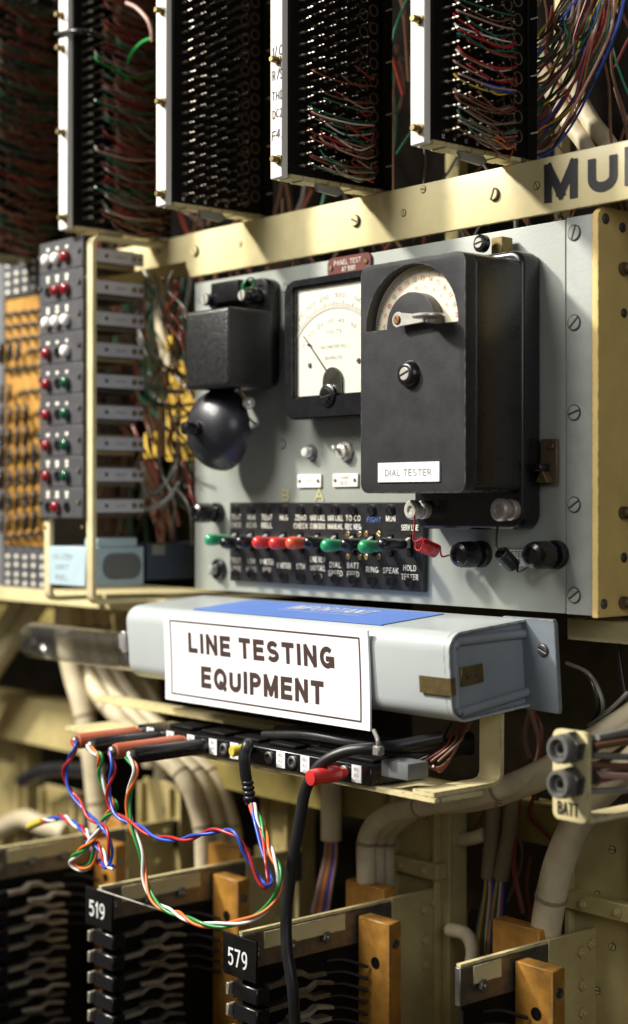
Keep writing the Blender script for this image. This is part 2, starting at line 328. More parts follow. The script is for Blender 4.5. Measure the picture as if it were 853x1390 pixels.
def text(s, parent, mat, x0, x1, z0, z1, y, bold=.11, name='lettering', shear=0., plane='front', rot=0., hand=0.):
    # bold: stroke width as a share of the letter height
    h = z1 - z0; t = h * bold; hh = h - t; gap = .2 + bold * 1.05
    tot = 0; lay = []
    for ch in s:
        if ch == ' ': tot += .42; continue
        w, st = GL[ch]; lay.append((tot, st)); tot += w + gap
    tot -= gap; sx = (x1 - x0 - t) / max(tot, .02) if tot > .05 else hh; V = []; Fs = []; k = 0
    cx, cz = (x0 + x1) / 2, (z0 + z1) / 2; cr, sr = math.cos(rot), math.sin(rot); x00 = x0 + t / 2 if tot > .05 else cx
    for off, st in lay:
        jx_, jz_, js_ = (random.uniform(-hand, hand) for _ in range(3))
        for P in st:
            Q = [Vector((x00 + (off + px_) * sx + shear * py_ * hh + jx_ * h + js_ * h * py_, z0 + t / 2 + py_ * hh + jz_ * h)) for px_, py_ in P]
            Q = [q for i, q in enumerate(Q) if i == 0 or (q - Q[i - 1]).length > h * .004]
            n = len(Q); base = len(V); k += 1; L_ = []; closed = n > 8 and (Q[0] - Q[-1]).length < h * .02
            for i in range(n):
                d0 = (Q[i] - Q[i - 1]).normalized() if i else None; d1 = (Q[i + 1] - Q[i]).normalized() if i < n - 1 else None
                if closed and i in (0, n - 1): d0 = (Q[-1] - Q[-2]).normalized(); d1 = (Q[1] - Q[0]).normalized()
                d = ((d0 or d1) + (d1 or d0)); d = d.normalized() if d.length > 1e-6 else (d0 or d1)
                nn_ = Vector((-d.y, d.x)); c_ = abs(nn_.dot(Vector((-(d1 or d0).y, (d1 or d0).x)))); wd = t / 2 / max(.5, c_)
                q = Q[i]
                if n == 2: q = q + d * (t / 2 if i else -t / 2)     # square ends
                L_ += [q + nn_ * wd, q - nn_ * wd]
            for q in L_:
                a, b = q.x - cx, q.y - cz; a, b = a * cr - b * sr + cx, a * sr + b * cr + cz
                e = k * 4e-6
                V.append((a, y - e, b) if plane == 'front' else (a, b, y + e))
            Fs += [(base + 2 * i, base + 2 * i + 1, base + 2 * i + 3, base + 2 * i + 2) for i in range(n - 1)]
    me = bpy.data.meshes.new(name); org = W[parent]
    me.from_pydata([Vector(p) - org for p in V], [], Fs); me.materials.append(mat)
    return put(name, me, parent, org)
def ptext(s, parent, mat, u0, u1, v0, v1, y, **k):       # lettering whose box is read off the photograph on plane y (v at mid u)
    um = (u0 + u1) / 2
    return text(s, parent, mat, fx(u0, y), fx(u1, y), fz(um, v1, y), fz(um, v0, y), y, **k)

slot_m = M('screw_slot', (.035, .033, .03), .5, var=.3)
# shared small meshes -------------------------------------------------
def half(a0, r, g):
    a = math.degrees(math.asin(g / r)); return [(r * math.cos(rad(a0 + a + (180 - 2 * a) * i / 8)), r * math.sin(rad(a0 + a + (180 - 2 * a) * i / 8))) for i in range(9)]
def screw_mesh(name, mat):
    m = MB(); m.lathe([(1.14, 0), (1.14, .3), (1.08, .4), (0, .4)], n=18); nb = len(m.bm.faces)
    m.prism(half(0, .97, .15), 'y', -.30, -.62, .08, 1); m.prism(half(180, .97, .15), 'y', -.30, -.62, .08, 1)
    me = m.mesh(name, mat); me.materials.append(slot_m)
    for p in me.polygons:
        if all(me.vertices[v].co.y > -.41 for v in p.vertices) and max(me.vertices[v].co.xz.length for v in p.vertices) > 1.0: p.material_index = 1
        elif all(abs(me.vertices[v].co.y + .4) < 1e-4 for v in p.vertices): p.material_index = 1
    return me
SCREW = {k: screw_mesh('screw', m) for k, m in (('steel', dsteel_m), ('nickel', nickel_m), ('black', bake_m), ('brass', brass_m), ('copper', copper_m), ('cream', cream_m), ('grey', flange_m), ('bright', steel_m))}
def screw(parent, p, r, kind='steel', face='front', turn=0., name='screw', h=1.):
    R = Matrix.Rotation(turn, 4, 'Y')
    if face == 'right': R = Matrix.Rotation(rad(90), 4, 'Z') @ R
    return put(name, SCREW[kind], parent, p, R.to_euler(), (r, r * h, r))
def hex_mesh(name, mat):
    m = MB(); m.prism([(math.cos(rad(60 * i + 12)), math.sin(rad(60 * i + 12))) for i in range(6)], 'y', 0, -.7, .12, 1); m.lathe([(.5, .6), (.5, .95), (.38, 1.05), (0, 1.05)], n=10); return m.mesh(name, mat)
HEX = {'steel': hex_mesh('bolt', dsteel_m), 'brass': hex_mesh('bolt', brass_m), 'cream': hex_mesh('bolt', backs_m)}
def bolt(parent, p, r, kind='steel', face='front', name='bolt'):
    return put(name, HEX[kind], parent, p, (0, 0, rad(90)) if face == 'right' else (0, random.random(), 0), r)

spring_m = M('spring_metal', (.34, .31, .25), .42, metal=.45, var=.3, scale=120)
# ================================================================== the setting
m = MB(); m.box(-7, 3, .42, .44, -1.5, 4); structure(obj('back_wall', m, dark_m))  # wall added behind everything, coloured near black so the gaps stay dark

# ------------------------------------------------------------------ upper rail with the stencilled letters
BY = -.004
rail = empty('rack_rail', at(555, 340, BY), 'cream horizontal rack rail with large black stencilled capitals under the terminal blocks', 'rail')
zt, zb = fz(720, 218, BY), fz(720, 294, BY)
xl, xr = fx(253, BY), fx(1010, BY)
m = MB(); m.prism([(xl, zt), (xr, zt), (xr, zb), (xl + .006, zb), (xl, zb + .010)], 'y', BY, BY + .004, .0008)
m.box(xl, xr, BY + .0042, BY + .034, zt - .004, zt)
obj('web', m, cream_m, rail)
for u, v in ((266, 341), (484, 300), (672, 264)):
    screw(rail, at(u, v, BY), .0042, 'cream', turn=random.random() * 3)
for u, v in ((326, 331), (548, 289), (729, 252), (575, 257)):
    screw(rail, at(u, v, BY), .0026, 'cream', turn=random.random() * 3, h=.4)
for ch, u0, u1, v0, v1 in (('M', 739, 784, 219, 272), ('U', 798, 838, 206, 260), ('L', 848, 884, 196, 249)):
    ptext(ch, rail, ink_m, u0, u1, v0, v1, BY - .0006, bold=.25)
rail2 = empty('rack_rail', at(190, 340, BY + .006), 'short cream rail end left of the long rail, behind the lamp strip frame', 'rail')
m = MB(); m.box(fx(-260, BY + .006), xl - .0006, BY + .006, BY + .010, fz(230, 357, BY), fz(230, 321, BY), .0006)
m.box(fx(-260, BY + .006), xl - .0006, BY + .0102, BY + .06, fz(230, 357, BY), fz(230, 357, BY) + .004)
obj('web', m, cream_m, rail2); screw(rail2, at(214, 339, BY + .006), .0035, 'cream', turn=.5, h=.5)

# ------------------------------------------------------------------ the test panel
panel = empty('test_panel', at(500, 818, 0), 'grey painted steel test panel carrying meter, bell, dial tester and keys', 'panel')
PX0, PX1, PX2 = fx(265), fx(768), fx(805.5)
PZ0, PZ1 = fz(500, 815), 1.492
m = MB(); m.box(PX0, PX1 - .0004, 0, .003, PZ0, PZ1, .0006); obj('face_plate', m, panel_m, panel)
m = MB(); m.box(PX1, PX2, .0006, .0036, PZ0 - .0003, PZ1 + .001, .0006); obj('flange', m, flange_m, panel)
for v, t in ((316, 1.25), (438, .75), (560, .3), (685, .55), (808, .6)):
    screw(panel, at(780, v, .0006), .0049, 'grey', turn=-t, h=.35)
for u, v in ((387, 391), (384, 603)): screw(panel, at(u, v), .0036, 'grey', turn=1.5, h=.4)
# maroon nameplate
xa, xb = fx(446, -.001), fx(505, -.001); za, zb_ = fz(474, 374, -.001), fz(474, 347, -.001)
o = MB(); o.prism(rrect(xa, xb, za, zb_, .0045, 3), 'y', -.0002, -.0022, .0004, 1); nplate = obj('nameplate', o, maroon_m, panel)
text('PANEL TEST', nplate, eng_m, xa + .0085, xb - .0105, za + .009, za + .0128, -.0026)
text('AT 5001', nplate, eng_m, xa + .0175, xb - .017, za + .0035, za + .0073, -.0026)
screw(nplate, Vector((xa + .0048, -.0022, (za + zb_) / 2)), .0019, 'brass', turn=.6); screw(nplate, Vector((xb - .0048, -.0022, (za + zb_) / 2 + .001)), .0019, 'brass', turn=2)
# push button, selector stud
p = at(424, 614); m = MB(); m.lathe([(.0062, 0), (.0062, .002), (.0052, .003), (.0052, .0035)], p, n=18); pb = obj('push_button', m, bezel_m, panel)
m = MB(); m.lathe([(.0042, .003), (.0042, .007), (.0034, .0088), (.0015, .0096), (0, .0098)], p, n=18); obj('cap', m, lwhite_m, pb)
p = at(471, 612); m = MB(); m.lathe([(.0080, 0), (.0080, .003), (.0066, .0042), (.0060, .0042), (.0060, .007)], p, n=8); st = obj('selector_stud', m, nickel_m, panel)
m = MB()
for k in range(5):
    a = rad(72 * k + 20); m.box(-.0016, .0016, -.0125, -.006, .0008, .0058, .0007, 1)
    for v in m.bm.verts:
        if not v.tag: v.tag = True; v.co = Matrix.Rotation(a, 3, 'Y') @ v.co + p
obj('lobe', m, nickel_m, st)
for u0, u1, v0, v1, t in ((406, 438, 644, 662, ('OFF',)), (454, 488, 643, 661, ('OHMS', 'RESET'))):
    um = (u0 + u1) / 2; x0, x1, z0, z1 = fx(u0), fx(u1), fz(um, v1), fz(um, v0)
    m = MB(); m.box(x0, x1, -.0002, -.0018, z0, z1, .0003, 1); lb = obj('label_plate', m, white_m, panel)
    screw(lb, Vector((x0 + .0032, -.0018, (z0 + z1) / 2)), .0013, 'steel'); screw(lb, Vector((x1 - .0032, -.0018, (z0 + z1) / 2)), .0013, 'steel')
    for i, s in enumerate(t):
        h = .003; zz = (z0 + z1) / 2 + (.0021 if len(t) == 2 and i == 0 else -.0021 if len(t) == 2 else 0)
        text(s, lb, greyprint_m, (x0 + x1) / 2 - .0055, (x0 + x1) / 2 + .0055, zz - h / 2, zz + h / 2, -.0022)
ptext('B', panel, yel_m, 383, 393, 664, 681, -.0006, bold=.18); ptext('A', panel, yel_m, 427, 440, 663, 680, -.0006, bold=.2)
# binding posts of black bakelite on the panel
def post(parent, u, v, r=.0095, ln=.026, y=0., name='binding_post', tip=bake_m):
    p = at(u, v, y)                        # (u, v) is where the post meets the panel
    m = MB(); m.lathe([(r * 1.02, 0), (r * 1.02, ln * .16), (r * .95, ln * .2), (r * .62, ln * .2), (r * .62, ln * .36)], p, n=22); b = obj(name, m, bake_m, parent)
    m = MB(); m.lathe([(r * .8, ln * .36), (r * .98, ln * .40), (r, ln * .5), (r * .96, ln * .85), (r * .86, ln * .95), (r * .6, ln), (r * .55, ln * .97), (r * .5, ln * .9), (0, ln * .9)], p, n=24); obj('knob', m, tip, b)
    return b
post(panel, 655, 752); post(panel, 757, 753, .0098, .028); post(panel, 297, 696, .0086, .026)
p = at(299, 773); m = MB(); m.lathe([(.0094, 0), (.0094, .003), (.0078, .0045), (.0055, .0045), (.0055, .006)], p, n=20); jk = obj('jack_socket', m, bake_m, panel)
m = MB(); m.lathe([(.0042, .005), (.0042, .011), (.003, .0122), (0, .0122)], p, n=16); obj('tip', m, gcable_m, jk)
x0, x1, z0, z1 = fx(680), fx(717), fz(698, 768), fz(698, 746)
m = MB(); m.box(x0, x1, -.0002, -.0012, z0, z1); lb = obj('label_plate', m, white_m, panel)
text('TESTER', lb, ink_m, x0 + .0045, x1 - .002, (z0 + z1) / 2 + .0006, z1 - .001, -.0016); text('43', lb, ink_m, x0 + .012, x1 - .006, z0 + .001, (z0 + z1) / 2 - .0006, -.0016)
m = MB(); m.box(fx(738), fx(760), -.0002, -.003, fz(750, 659), fz(750, 596), .0005, 1); cb = obj('clip_bracket', m, bronze_m, panel)
m = MB(); m.prism([(fx(738) + .001, fz(750, 655)), (fx(760) - .002, fz(750, 655)), (fx(748), fz(750, 636))], 'y', -.0032, -.010, .0005, 1); obj('clip', m, obrass_m, cb)
m = MB(); m.box(fx(730), fx(752), -.0034, -.014, fz(742, 640), fz(742, 630), .001, 1); obj('clip_pad', m, bake_m, cb)
screw(cb, at(749, 606, -.003), .0022, 'copper', turn=1)

# ------------------------------------------------------------------ yellow upright at the right
ux = PX2 + .0012
up = empty('rack_upright', (ux, .06, fz(806, 838)), 'yellow painted steel upright plate with rusty bolts at the right edge', 'upright')
z0, z1 = fz(806, 838), fz(806, 281)
m = MB(); m.prism([(-.003, z0), (.3, z0), (.3, z1), (.002, z1), (-.003, z1 - .005)], 'x', ux, ux + .0055, .0012); obj('plate', m, yellow_m, up)
xs = ux + .0055
for u, v, r in ((822, 297, .0032), (845, 309, .003), (820, 820, .003), (847, 425, .0028), (847, 757, .003)):
    screw(up, atx(u, v, xs), r, 'steel', 'right', turn=1, h=.6)
for u, v in ((845, 365), (845, 696), (845, 818)):
    m = MB(); m.lathe([(.0045, 0), (.0045, .003), (.0028, .003), (.0028, .03), (.002, .031)], atx(u, v, xs), 'x', 12, 1); obj('stud', m, bronze_m, up)

# ------------------------------------------------------------------ terminal blocks above
def tube_obj(name, pts, r, mat, parent=None, k=8, n=7, **kw):
    m = MB(); m.tube(spline(pts, k), r, n, **kw); return obj(name, m, mat, parent, angle=60)
m = MB(); m.lathe([(.0014, 0), (.0014, .0052), (.0007, .0054), (.0007, .0085), (.0011, .0092), (.0011, .0108), (.0006, .012), (.0011, .0130), (.0011, .0145), (.0006, .0158), (0, .016)], axis='x', n=7, sg=1)
PIN = m.mesh('pin', tin_m)
m = MB(); m.lathe([(.0009, 0), (.0009, .004), (.0012, .0045), (.0012, .0055), (.0008, .006), (.0012, .0066), (.0011, .0078), (0, .008)], axis='x', n=6, sg=-1)
LPIN = m.mesh('pin', nickel_m)
m = MB()
rp = [Vector((0, .0042 * math.cos(2 * math.pi * i / 14), .0042 * math.sin(2 * math.pi * i / 14))) for i in range(15)]
m.tube(rp, .0006, 5); RING = m.mesh('eyelet', bronze_m)
YB = -.085; ZBOT = 1.5385; ZTOP = 1.80
BLK = [(557, 'nearest'), (367, 'handwritten'), (212, 'bare'), (80, 'wired'), (-58, 'edge')]
blabels = {'nearest': 'black terminal block with white strip nearest the MU lettering, coloured wires at its foot',
           'handwritten': 'black terminal block whose white strip carries handwritten codes',
           'bare': 'black terminal block with rows of bare pins between the handwritten strip and the wired one',
           'wired': 'terminal block covered in red and green wires above the lamp strip',
           'edge': 'dim terminal block full of dark wires at the upper left corner'}
def tblock(u0, kind):
    x0 = fx(u0, YB - .0062); x1 = x0 + .0135
    g = empty('terminal_block', (x0 + .007, YB + .05, ZBOT), blabels[kind], 'terminal block', 'terminal blocks above the rail')
    m = MB(); m.box(x0, x1, YB - .0062, YB - .0002, ZBOT - .0005, ZTOP, .0007, 1); s = obj('marker_strip', m, white_m, g)
    m = MB(); m.box(x0 - .001, x1 + .0012, YB, YB + .100, ZBOT + .003, ZTOP, .0004, 1); obj('tag_board', m, blk_m, g)
    m = MB(); m.box(x1 + .0012, x1 + .004, YB + .092, YB + .102, ZBOT + .002, ZTOP, .0005, 1); obj('rear_flange', m, blk_m, g)
    for i in range(7):
        m = MB(); m.box(x0, x1 + .001, YB + .001 + i * .0125, YB + .0128 + i * .0125, ZBOT - .0005 - (i % 2) * .0006, ZBOT + .0025); obj('base_slat', m, cream_m, g)
    m = MB(); m.prism([(YB + .03, ZBOT - .006), (YB + .05, ZBOT - .0075), (YB + .056, ZBOT - .004), (YB + .052, ZBOT - .001), (YB + .028, ZBOT - .001)], 'x', x1 - .004, x1 - .001); obj('tape', m, gcable_m, g)
    rows = 31
    pins = MB() if kind in ('wired', 'edge') else None
    for i in range(rows):
        z = ZBOT + .009 + i * .0081
        for j in range(6):
            y = YB + .0095 + j * .0108
            zz = z - (j % 2) * .0012
            if pins is None: put('pin', PIN, g, (x1 + .0012, y, zz + random.uniform(-.0003, .0003)), (0, random.gauss(0, .05), random.gauss(0, .06)))
            else: pins.lathe([(.0017, 0), (.0011, .0054), (.0011, .009), (.0016, .0095), (.0016, .0145), (0, .016)], (x1 + .0012, y, zz), 'x', 6, 1)
        if kind != 'edge': put('pin', LPIN, g, (x0 - .001, YB + .006, z + .001))
    if pins is not None: tag(obj('pin_field', pins, tin_m, g), None, None, kind='stuff')
    for i in range(18):
        for j in range(2): put('eyelet', RING, g, (x1 + .0016, YB + .0735 + j * .0105, ZBOT + .012 + i * .0135 + j * .005))
    for i in range(6): 
        m = MB(); m.lathe([(.0006, 0), (.0006, .006), (0, .006)], (x1 + .004, YB + .095, ZBOT + .02 + i * .04), 'x', 6, 1); obj('peg', m, white_m, g)
    return g, x0, x1
def jumper(g, x1, j, z, col, back=.074, drop=.006, name='wire', out=None, r=.00072, k=6):
    out = out or random.uniform(.0135, .019)
    y = YB + .0095 + j * .0108
    pts = [(x1 + out - .003, y, z), (x1 + out, y + .004, z - drop * .55 + random.uniform(-.001, .001)), (x1 + out + random.uniform(-.003, .002), (y + YB + back) / 2 + random.uniform(-.006, .006), z - drop + random.uniform(-.002, .001)), (x1 + out - .003, YB + back - .008, z - drop * .4), (x1 + .002, YB + back + random.uniform(0, .008), z + random.uniform(0, .004))]
    return tube_obj(name, pts, r, WM[col], g, k=k, n=5)
GB = {}
for u0, kind in BLK:
    GB[kind] = tblock(u0, kind)
# marker-strip studs and writing
def stud(g, p, r=.0026):
    m = MB(); m.lathe([(r * 1.5, 0), (r * 1.5, .0012), (r, .0012), (r, .0065), (r * .8, .0072), (0, .0072)], p, n=8); obj('stud', m, obrass_m, g)
SY = YB - .0062
for kind, pts in (('nearest', ((566, 27), (566, 175), (566, -80))), ('handwritten', ((374, 82), (375, 217), (374, -50))), ('bare', ((217, 15), (218, 139), (218, 264))), ('wired', ((81, 21), (82, 66), (83, 180), (85, 296)))):
    for u, v in pts: stud(GB[kind][0], at(u + 4, v, SY))
g = GB['handwritten'][0]
for s, u0, u1, v0, v1 in (('1/C', 370, 382, 63, 77), ('R/S', 370, 383, 94, 108), ('THD', 369, 384, 123, 135), ('DC2', 370, 383, 148, 160), ('F4.', 368, 383, 176, 189)):
    ptext(s, g, ink_m, u0, u1, v0, v1, SY - .0004, shear=.1, rot=.04, hand=.07, bold=.12)
g = GB['nearest'][0]
ptext('FDBM', g, fadedink_m, 560, 576, 7, 13, SY - .0004); ptext('MDF', g, fadedink_m, 561, 574, 48, 55, SY - .0004)
ptext('1', g, fadedink_m, 566, 569, 184, 190, SY - .0004)
g = GB['bare'][0]
for v in (47, 69, 91): ptext('- -', g, fadedink_m, 215, 225, v, v + 3, SY - .0004)
ptext('S', GB['wired'][0], fadedink_m, 83, 89, 206, 216, SY - .0004)
for kind, codes in (('nearest', 'L P 2+ - F'), ('bare', 'P + - M W')):
    g, x0, x1 = GB[kind]
    for i, ch in enumerate(codes.split()):
        q = [(-.5, -.5), (.5, -.5), (.5, .5), (-.5, .5)]
        m = MB(); y = YB + .009 + i * .011; z = ZBOT + .0045
        m.box(x1 + .0013, x1 + .0016, y, y + .0005, z, z + .0028); m.box(x1 + .0013, x1 + .0016, y, y + .002, z, z + .0005); m.box(x1 + .0013, x1 + .0016, y + .0016, y + .0021, z + .0012, z + .0028)
        obj('white_mark', m, engw_m, g)
# wires on the blocks
g, x0, x1 = GB['handwritten']
for z, cols in ((.010, 'dkgreen pink red dkgreen pink dred'), (.014, 'pink dred dkgreen'), (.018, 'dkgreen pink dred red'), (.027, 'pink dred dkgreen'), (.031, 'red dkgreen pink dred'), (.034, 'dkgreen pink red dkgreen white dred'), (.043, 'red dkgreen white'), (.050, 'dkgreen white red dkgreen'), (.059, 'red dkgreen pink'), (.067, 'brown dred'), (.078, 'dred brown'), (.089, 'dred')):
    for c in cols.split():
        jumper(g, x1, random.randint(0, 4), ZBOT + z + random.uniform(-.002, .003), c, .079, random.uniform(.004, .009))
g, x0, x1 = GB['nearest']
for z, cols in ((.008, 'brown orange brown grey dred'), (.012, 'brown dkgreen brown grey'), (.016, 'brown orange dred grey'), (.023, 'brown grey brown dkgreen'), (.037, 'brown dred grey'), (.045, 'blue yellow blue yellow pink'), (.053, 'dred red pink'), (.068, 'brown dred'), (.073, 'brown grey dkgreen'), (.062, 'red white'), (.078, 'dkgreen white red red dkgreen'), (.084, 'dkgreen red pink'), (.031, 'dred brown'), (.095, 'brown dkgreen')):
    for c in cols.split():
        jumper(g, x1, random.choice((0, 0, 1, 2, 3)), ZBOT + z + random.uniform(-.002, .003), c, .074, random.uniform(.004, .010))
for kind, n, cols in (('wired', 420, ['dred', 'dred', 'brown', 'brown', 'dkgreen', 'dred', 'brown', 'grey']), ('edge', 230, ['dred', 'brown', 'dkgreen', 'brown', 'black'])):
    g, x0, x1 = GB[kind]
    per = {}
    for i in range(n):
        c = random.choice(cols); z = ZBOT + .006 + random.random() * .245; j = random.choice((1, 2, 2, 3, 3, 4)) if kind == 'wired' else random.randint(0, 4)
        y = YB + .0095 + j * .0108; d = random.uniform(.003, .011); ye = YB + random.uniform(.078, .098); o_ = random.uniform(.012, .020)
        per.setdefault(c, MB()).tube(spline([(x1 + o_, y, z), (x1 + o_ + .002, y + .006, z - d * .6), (x1 + o_, (y + ye) / 2, z - d), (x1 + o_ - .006, ye - .006, z - d * .5), (x1 + .002, ye + .004, z)], 5), .0008, 5)
    for c, mm in per.items(): tag(obj('wire_mass', mm, WM[c], g, angle=60), None, None, kind='stuff')
g, x0, x1 = GB['wired']
for z, c, j, d in ((.035, 'dkgreen', 0, .007), (.020, 'dkgreen', 1, .009), (.068, 'dkgreen', 0, .010), (.070, 'pink', 0, .008), (.052, 'grey', 1, .008), (.108, 'grey', 2, .008), (.110, 'dkgreen', 0, .004), (.03, 'grey', 1, .01), (.148, 'green', 0, .012), (.152, 'grey', 0, .012), (.145, 'green', 2, .016), (.098, 'dkgreen', 1, .006), (.016, 'pink', 1, .006)):
    jumper(g, x1, j, ZBOT + z, c, .085, d, out=.0225, r=.0009)
tube_obj('wire', PP([(172, 4, -.055), (186, 11, -.052), (200, 26, -.05), (206, 42, -.048), (207, 56, -.046)]), .0018, WM['pink'], g)
tube_obj('wire', PP([(206, 52, -.046), (193, 58, -.044), (180, 72, -.042), (171, 92, -.040)]), .0016, WM['green'], g)
tube_obj('wire', PP([(77, 47, YB - .008), (88, 44, YB - .008), (106, 42, YB - .006), (125, 45, YB + .01), (150, 55, YB + .03)]), .0022, WM['black'], g)

# bundle of coloured wires at the top right, with two fat cables under it
wb = empty('wire_bundle', at(740, 160, .02), 'fanned bundle of coloured wires running up beside the nearest terminal block', 'wires')
cl = ['dred', 'pink', 'grey', 'dkgreen', 'brown', 'brown', 'brown', 'dred', 'yellow', 'grey', 'dkgreen', 'brown', 'red', 'grey', 'blue', 'brown', 'dred', 'brown', 'black']
for i in range(46):
    c = random.choice(cl); a = i / 46; v0 = 52 + a * 165 + random.uniform(-6, 6)
    u2 = 775 + a * 78 + random.gauss(0, 9); w = lambda: random.uniform(-7, 7)
    tube_obj('wire', PP([(726, v0 + 5, .02), (742 + w(), v0 - 6 + w(), .02), (760 + a * 16 + w(), v0 - 34 - a * 12 + w(), .018 + random.uniform(-.012, .012)), (u2 - 20 + w(), 26 + a * 30 + w(), .012 + random.uniform(-.014, .012)), (u2 + w(), -14, .01), (u2 + 24, -80, 0.0)]), .00095, WM[c], wb, k=7, n=6)
for i, (uo, lab) in enumerate(((0, 'fat cream cable slanting down behind the rail just right of the nearest terminal block'), (30, 'fat cream cable slanting down to the stencilled M on the rail'))):
    tag(tube_obj('cable', PP([(728 + uo, 60, .09), (748 + uo, 120, .075), (772 + uo, 165, .06), (804 + uo, 212, .05), (830 + uo, 300, .05)]), .0068, cable_m), lab, 'cable')
m = MB(); m.box(fx(-420, .25), .95, .25, .255, 1.5, 2.0); tag(obj('dark_backing', m, M('shade_black', (.006, .005, .004), .9, var=.4, spec=.02)), 'added black sheet standing in for the unlit depth behind the terminal blocks', 'board')  # added sheet, the darkness between the blocks put into its black
bw = empty('wiring_loom', (.2, .09, 1.5), 'dim brown and green wires hanging behind the terminal blocks', 'wires')
bm_ = {}
for i in range(260):
    x = random.uniform(-.55, .62); y = random.uniform(.05, .14); z = random.uniform(1.44, 1.9); c = random.choice(['brown', 'dred', 'dkgreen', 'brown', 'brown', 'grey', 'black'])
    w = lambda a: random.uniform(-a, a)
    bm_.setdefault(c, MB()).tube(spline([(x, y, z), (x + w(.02), y + w(.02), z - .04), (x + w(.04), y + w(.02), z - .09), (x + w(.05), y + w(.02), z - .15)], 4), random.choice((.0009, .0012, .002)), 5)
for c, mm in bm_.items(): tag(obj('wire_mass', mm, WM[c], bw, angle=60), None, None, kind='stuff')
# dim frame behind the blocks
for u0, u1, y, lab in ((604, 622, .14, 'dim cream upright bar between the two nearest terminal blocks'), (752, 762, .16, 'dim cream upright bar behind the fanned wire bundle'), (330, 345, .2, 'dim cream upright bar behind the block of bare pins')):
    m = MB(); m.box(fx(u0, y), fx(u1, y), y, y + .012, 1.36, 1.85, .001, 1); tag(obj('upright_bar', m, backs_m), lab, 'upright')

# ------------------------------------------------------------------ bell
bell = empty('bell', at(310, 640, 0), 'black box bell with dark metal gong on the panel left of the meter', 'bell')
BYF = -.014
x0, x1 = fx(286, BYF), fx(363, BYF); z0, z1 = fz(330, 527, BYF), fz(330, 381, BYF)
m = MB(); m.prism(rrect(x0, x1, z0, z1, .009, 5), 'y', -.0003, BYF, .0016); obj('base', m, bake_m, bell)
CYF = -.060
cx0, cx1 = fx(251, CYF), fx(310, CYF); cz0, cz1 = fz(310, 524, CYF), fz(310, 415, CYF)
m = MB(); m.box(cx0, cx1, BYF + .001, CYF, cz0, cz1, .004, 3); obj('cover', m, crackle_m, bell)
m = MB(); m.box(fx(287, BYF - .012), fx(324, BYF - .012), BYF, BYF - .013, fz(305, 414, BYF), fz(305, 386, BYF), .002, 2); obj('terminal_cover', m, bake_m, bell)
for u, v, k in ((281, 407, 'nickel'), (331, 401, 'nickel')):
    p = at(u, v, BYF - .015); m = MB(); m.lathe([(.0072, 0), (.0072, .008), (.006, .010), (.0045, .010), (.0045, .0145)], p + Vector((0, .0148, 0)), n=16); t_ = obj('terminal_post', m, bake_m, bell)
    screw(t_, p, .0045, k, turn=1.4)
screw(bell, at(354, 441, BYF), .0036, 'copper', turn=.4)
tube_obj('wire', PP([(330, 398, -.026), (332, 384, -.028), (340, 377, -.022), (346, 381, -.018), (342, 390, -.017), (334, 392, -.022)]), .0007, WM['green'], bell)
tube_obj('wire', PP([(329, 396, -.026), (329, 386, -.026), (335, 380, -.024), (340, 384, -.02)]), .0007, WM['dkgreen'], bell)
GY = -.026
gc = at(304, 583, GY); R = .0345
prof = [(R * .93, -.001), (R, 0)] + [(R * math.cos(rad(a)) ** .85, .0275 * math.sin(rad(a))) for a in (12, 24, 36, 48, 60, 70, 80)] + [(0, .0275)]
m = MB(); m.lathe(prof, gc, n=40); gong = obj('gong', m, M('gong_paint', (.013, .013, .018), .42, var=.3, scale=90, bump=.1, chips=(.22, .2, .17), chip_amt=.285, chip_scale=260, coat=.3), bell, angle=50)
m = MB(); m.lathe([(.0062, .0265), (.0062, .030), (.0045, .0305), (.004, .034), (.0055, .0345), (.0058, .038), (.005, .0405), (.002, .0415), (0, .0415)], gc, n=16); obj('bolt', m, bake_m, gong)
m = MB(); m.lathe([(.004, -.026), (.004, 0), (0, 0)], gc, n=10); obj('pillar', m, dsteel_m, gong)
tube_obj('clapper_rod', PP([(307, 512, -.04), (309, 521, -.04), (322, 526, -.037), (331, 536, -.034), (337, 546, -.032)]), .0011, brass_m, bell)
tube_obj('stop_spring', PP([(334, 562, -.028), (340, 570, -.02), (348, 576, -.012)]), .001, brass_m, bell)
p = at(338, 547, -.032); m = MB(); m.lathe([(0, -.0052)] + [(.0052 * math.cos(rad(a)), .0052 * math.sin(rad(a))) for a in range(-70, 71, 20)] + [(0, .0052)], p, n=18); obj('clapper_ball', m, nickel_m, bell, angle=60)

# ------------------------------------------------------------------ meter
meter = empty('voltmeter', at(455, 575, 0), 'square black cased panel voltmeter with ivory dial behind the dial tester', 'meter')
MY = -.024
x0 = fx(388, MY); z0, z1 = fz(400, 570, MY), fz(400, 381, MY); w_ = (z1 - z0); x1 = x0 + w_ * 1.0
wx0 = fx(401, MY); wz1 = fz(401, 393, MY); wz0 = fz(401, 539, MY); wx1 = x1 - (wx0 - x0)
m = MB(); m.ring(rrect(x0, x1, z0, z1, .011, 6), rrect(wx0, wx1, wz0, wz1, .002, 6), 'y', -.0004, MY)
bez = obj('case', m, bake_m, meter)
m = MB(); m.ring(rrect(x0 + .0012, x1 - .0012, z0 + .0012, z1 - .0012, .010, 6), rrect(wx0 - .0016, wx1 + .0016, wz0 - .0016, wz1 + .0016, .0026, 6), 'y', MY - .0002, MY - .0022); obj('bezel', m, bake_m, bez)
DY = MY + .0025
m = MB(); m.box(wx0 + .0004, wx1 - .0004, DY, DY + .002, wz0 + .0004, wz1 - .0004); dial = obj('dial', m, dial_m, meter)
m = MB(); m.box(wx0 + .0003, wx1 - .0003, MY - .0014, MY - .0009, wz0 + .0003, wz1 - .0003); obj('glass', m, window_m, meter)
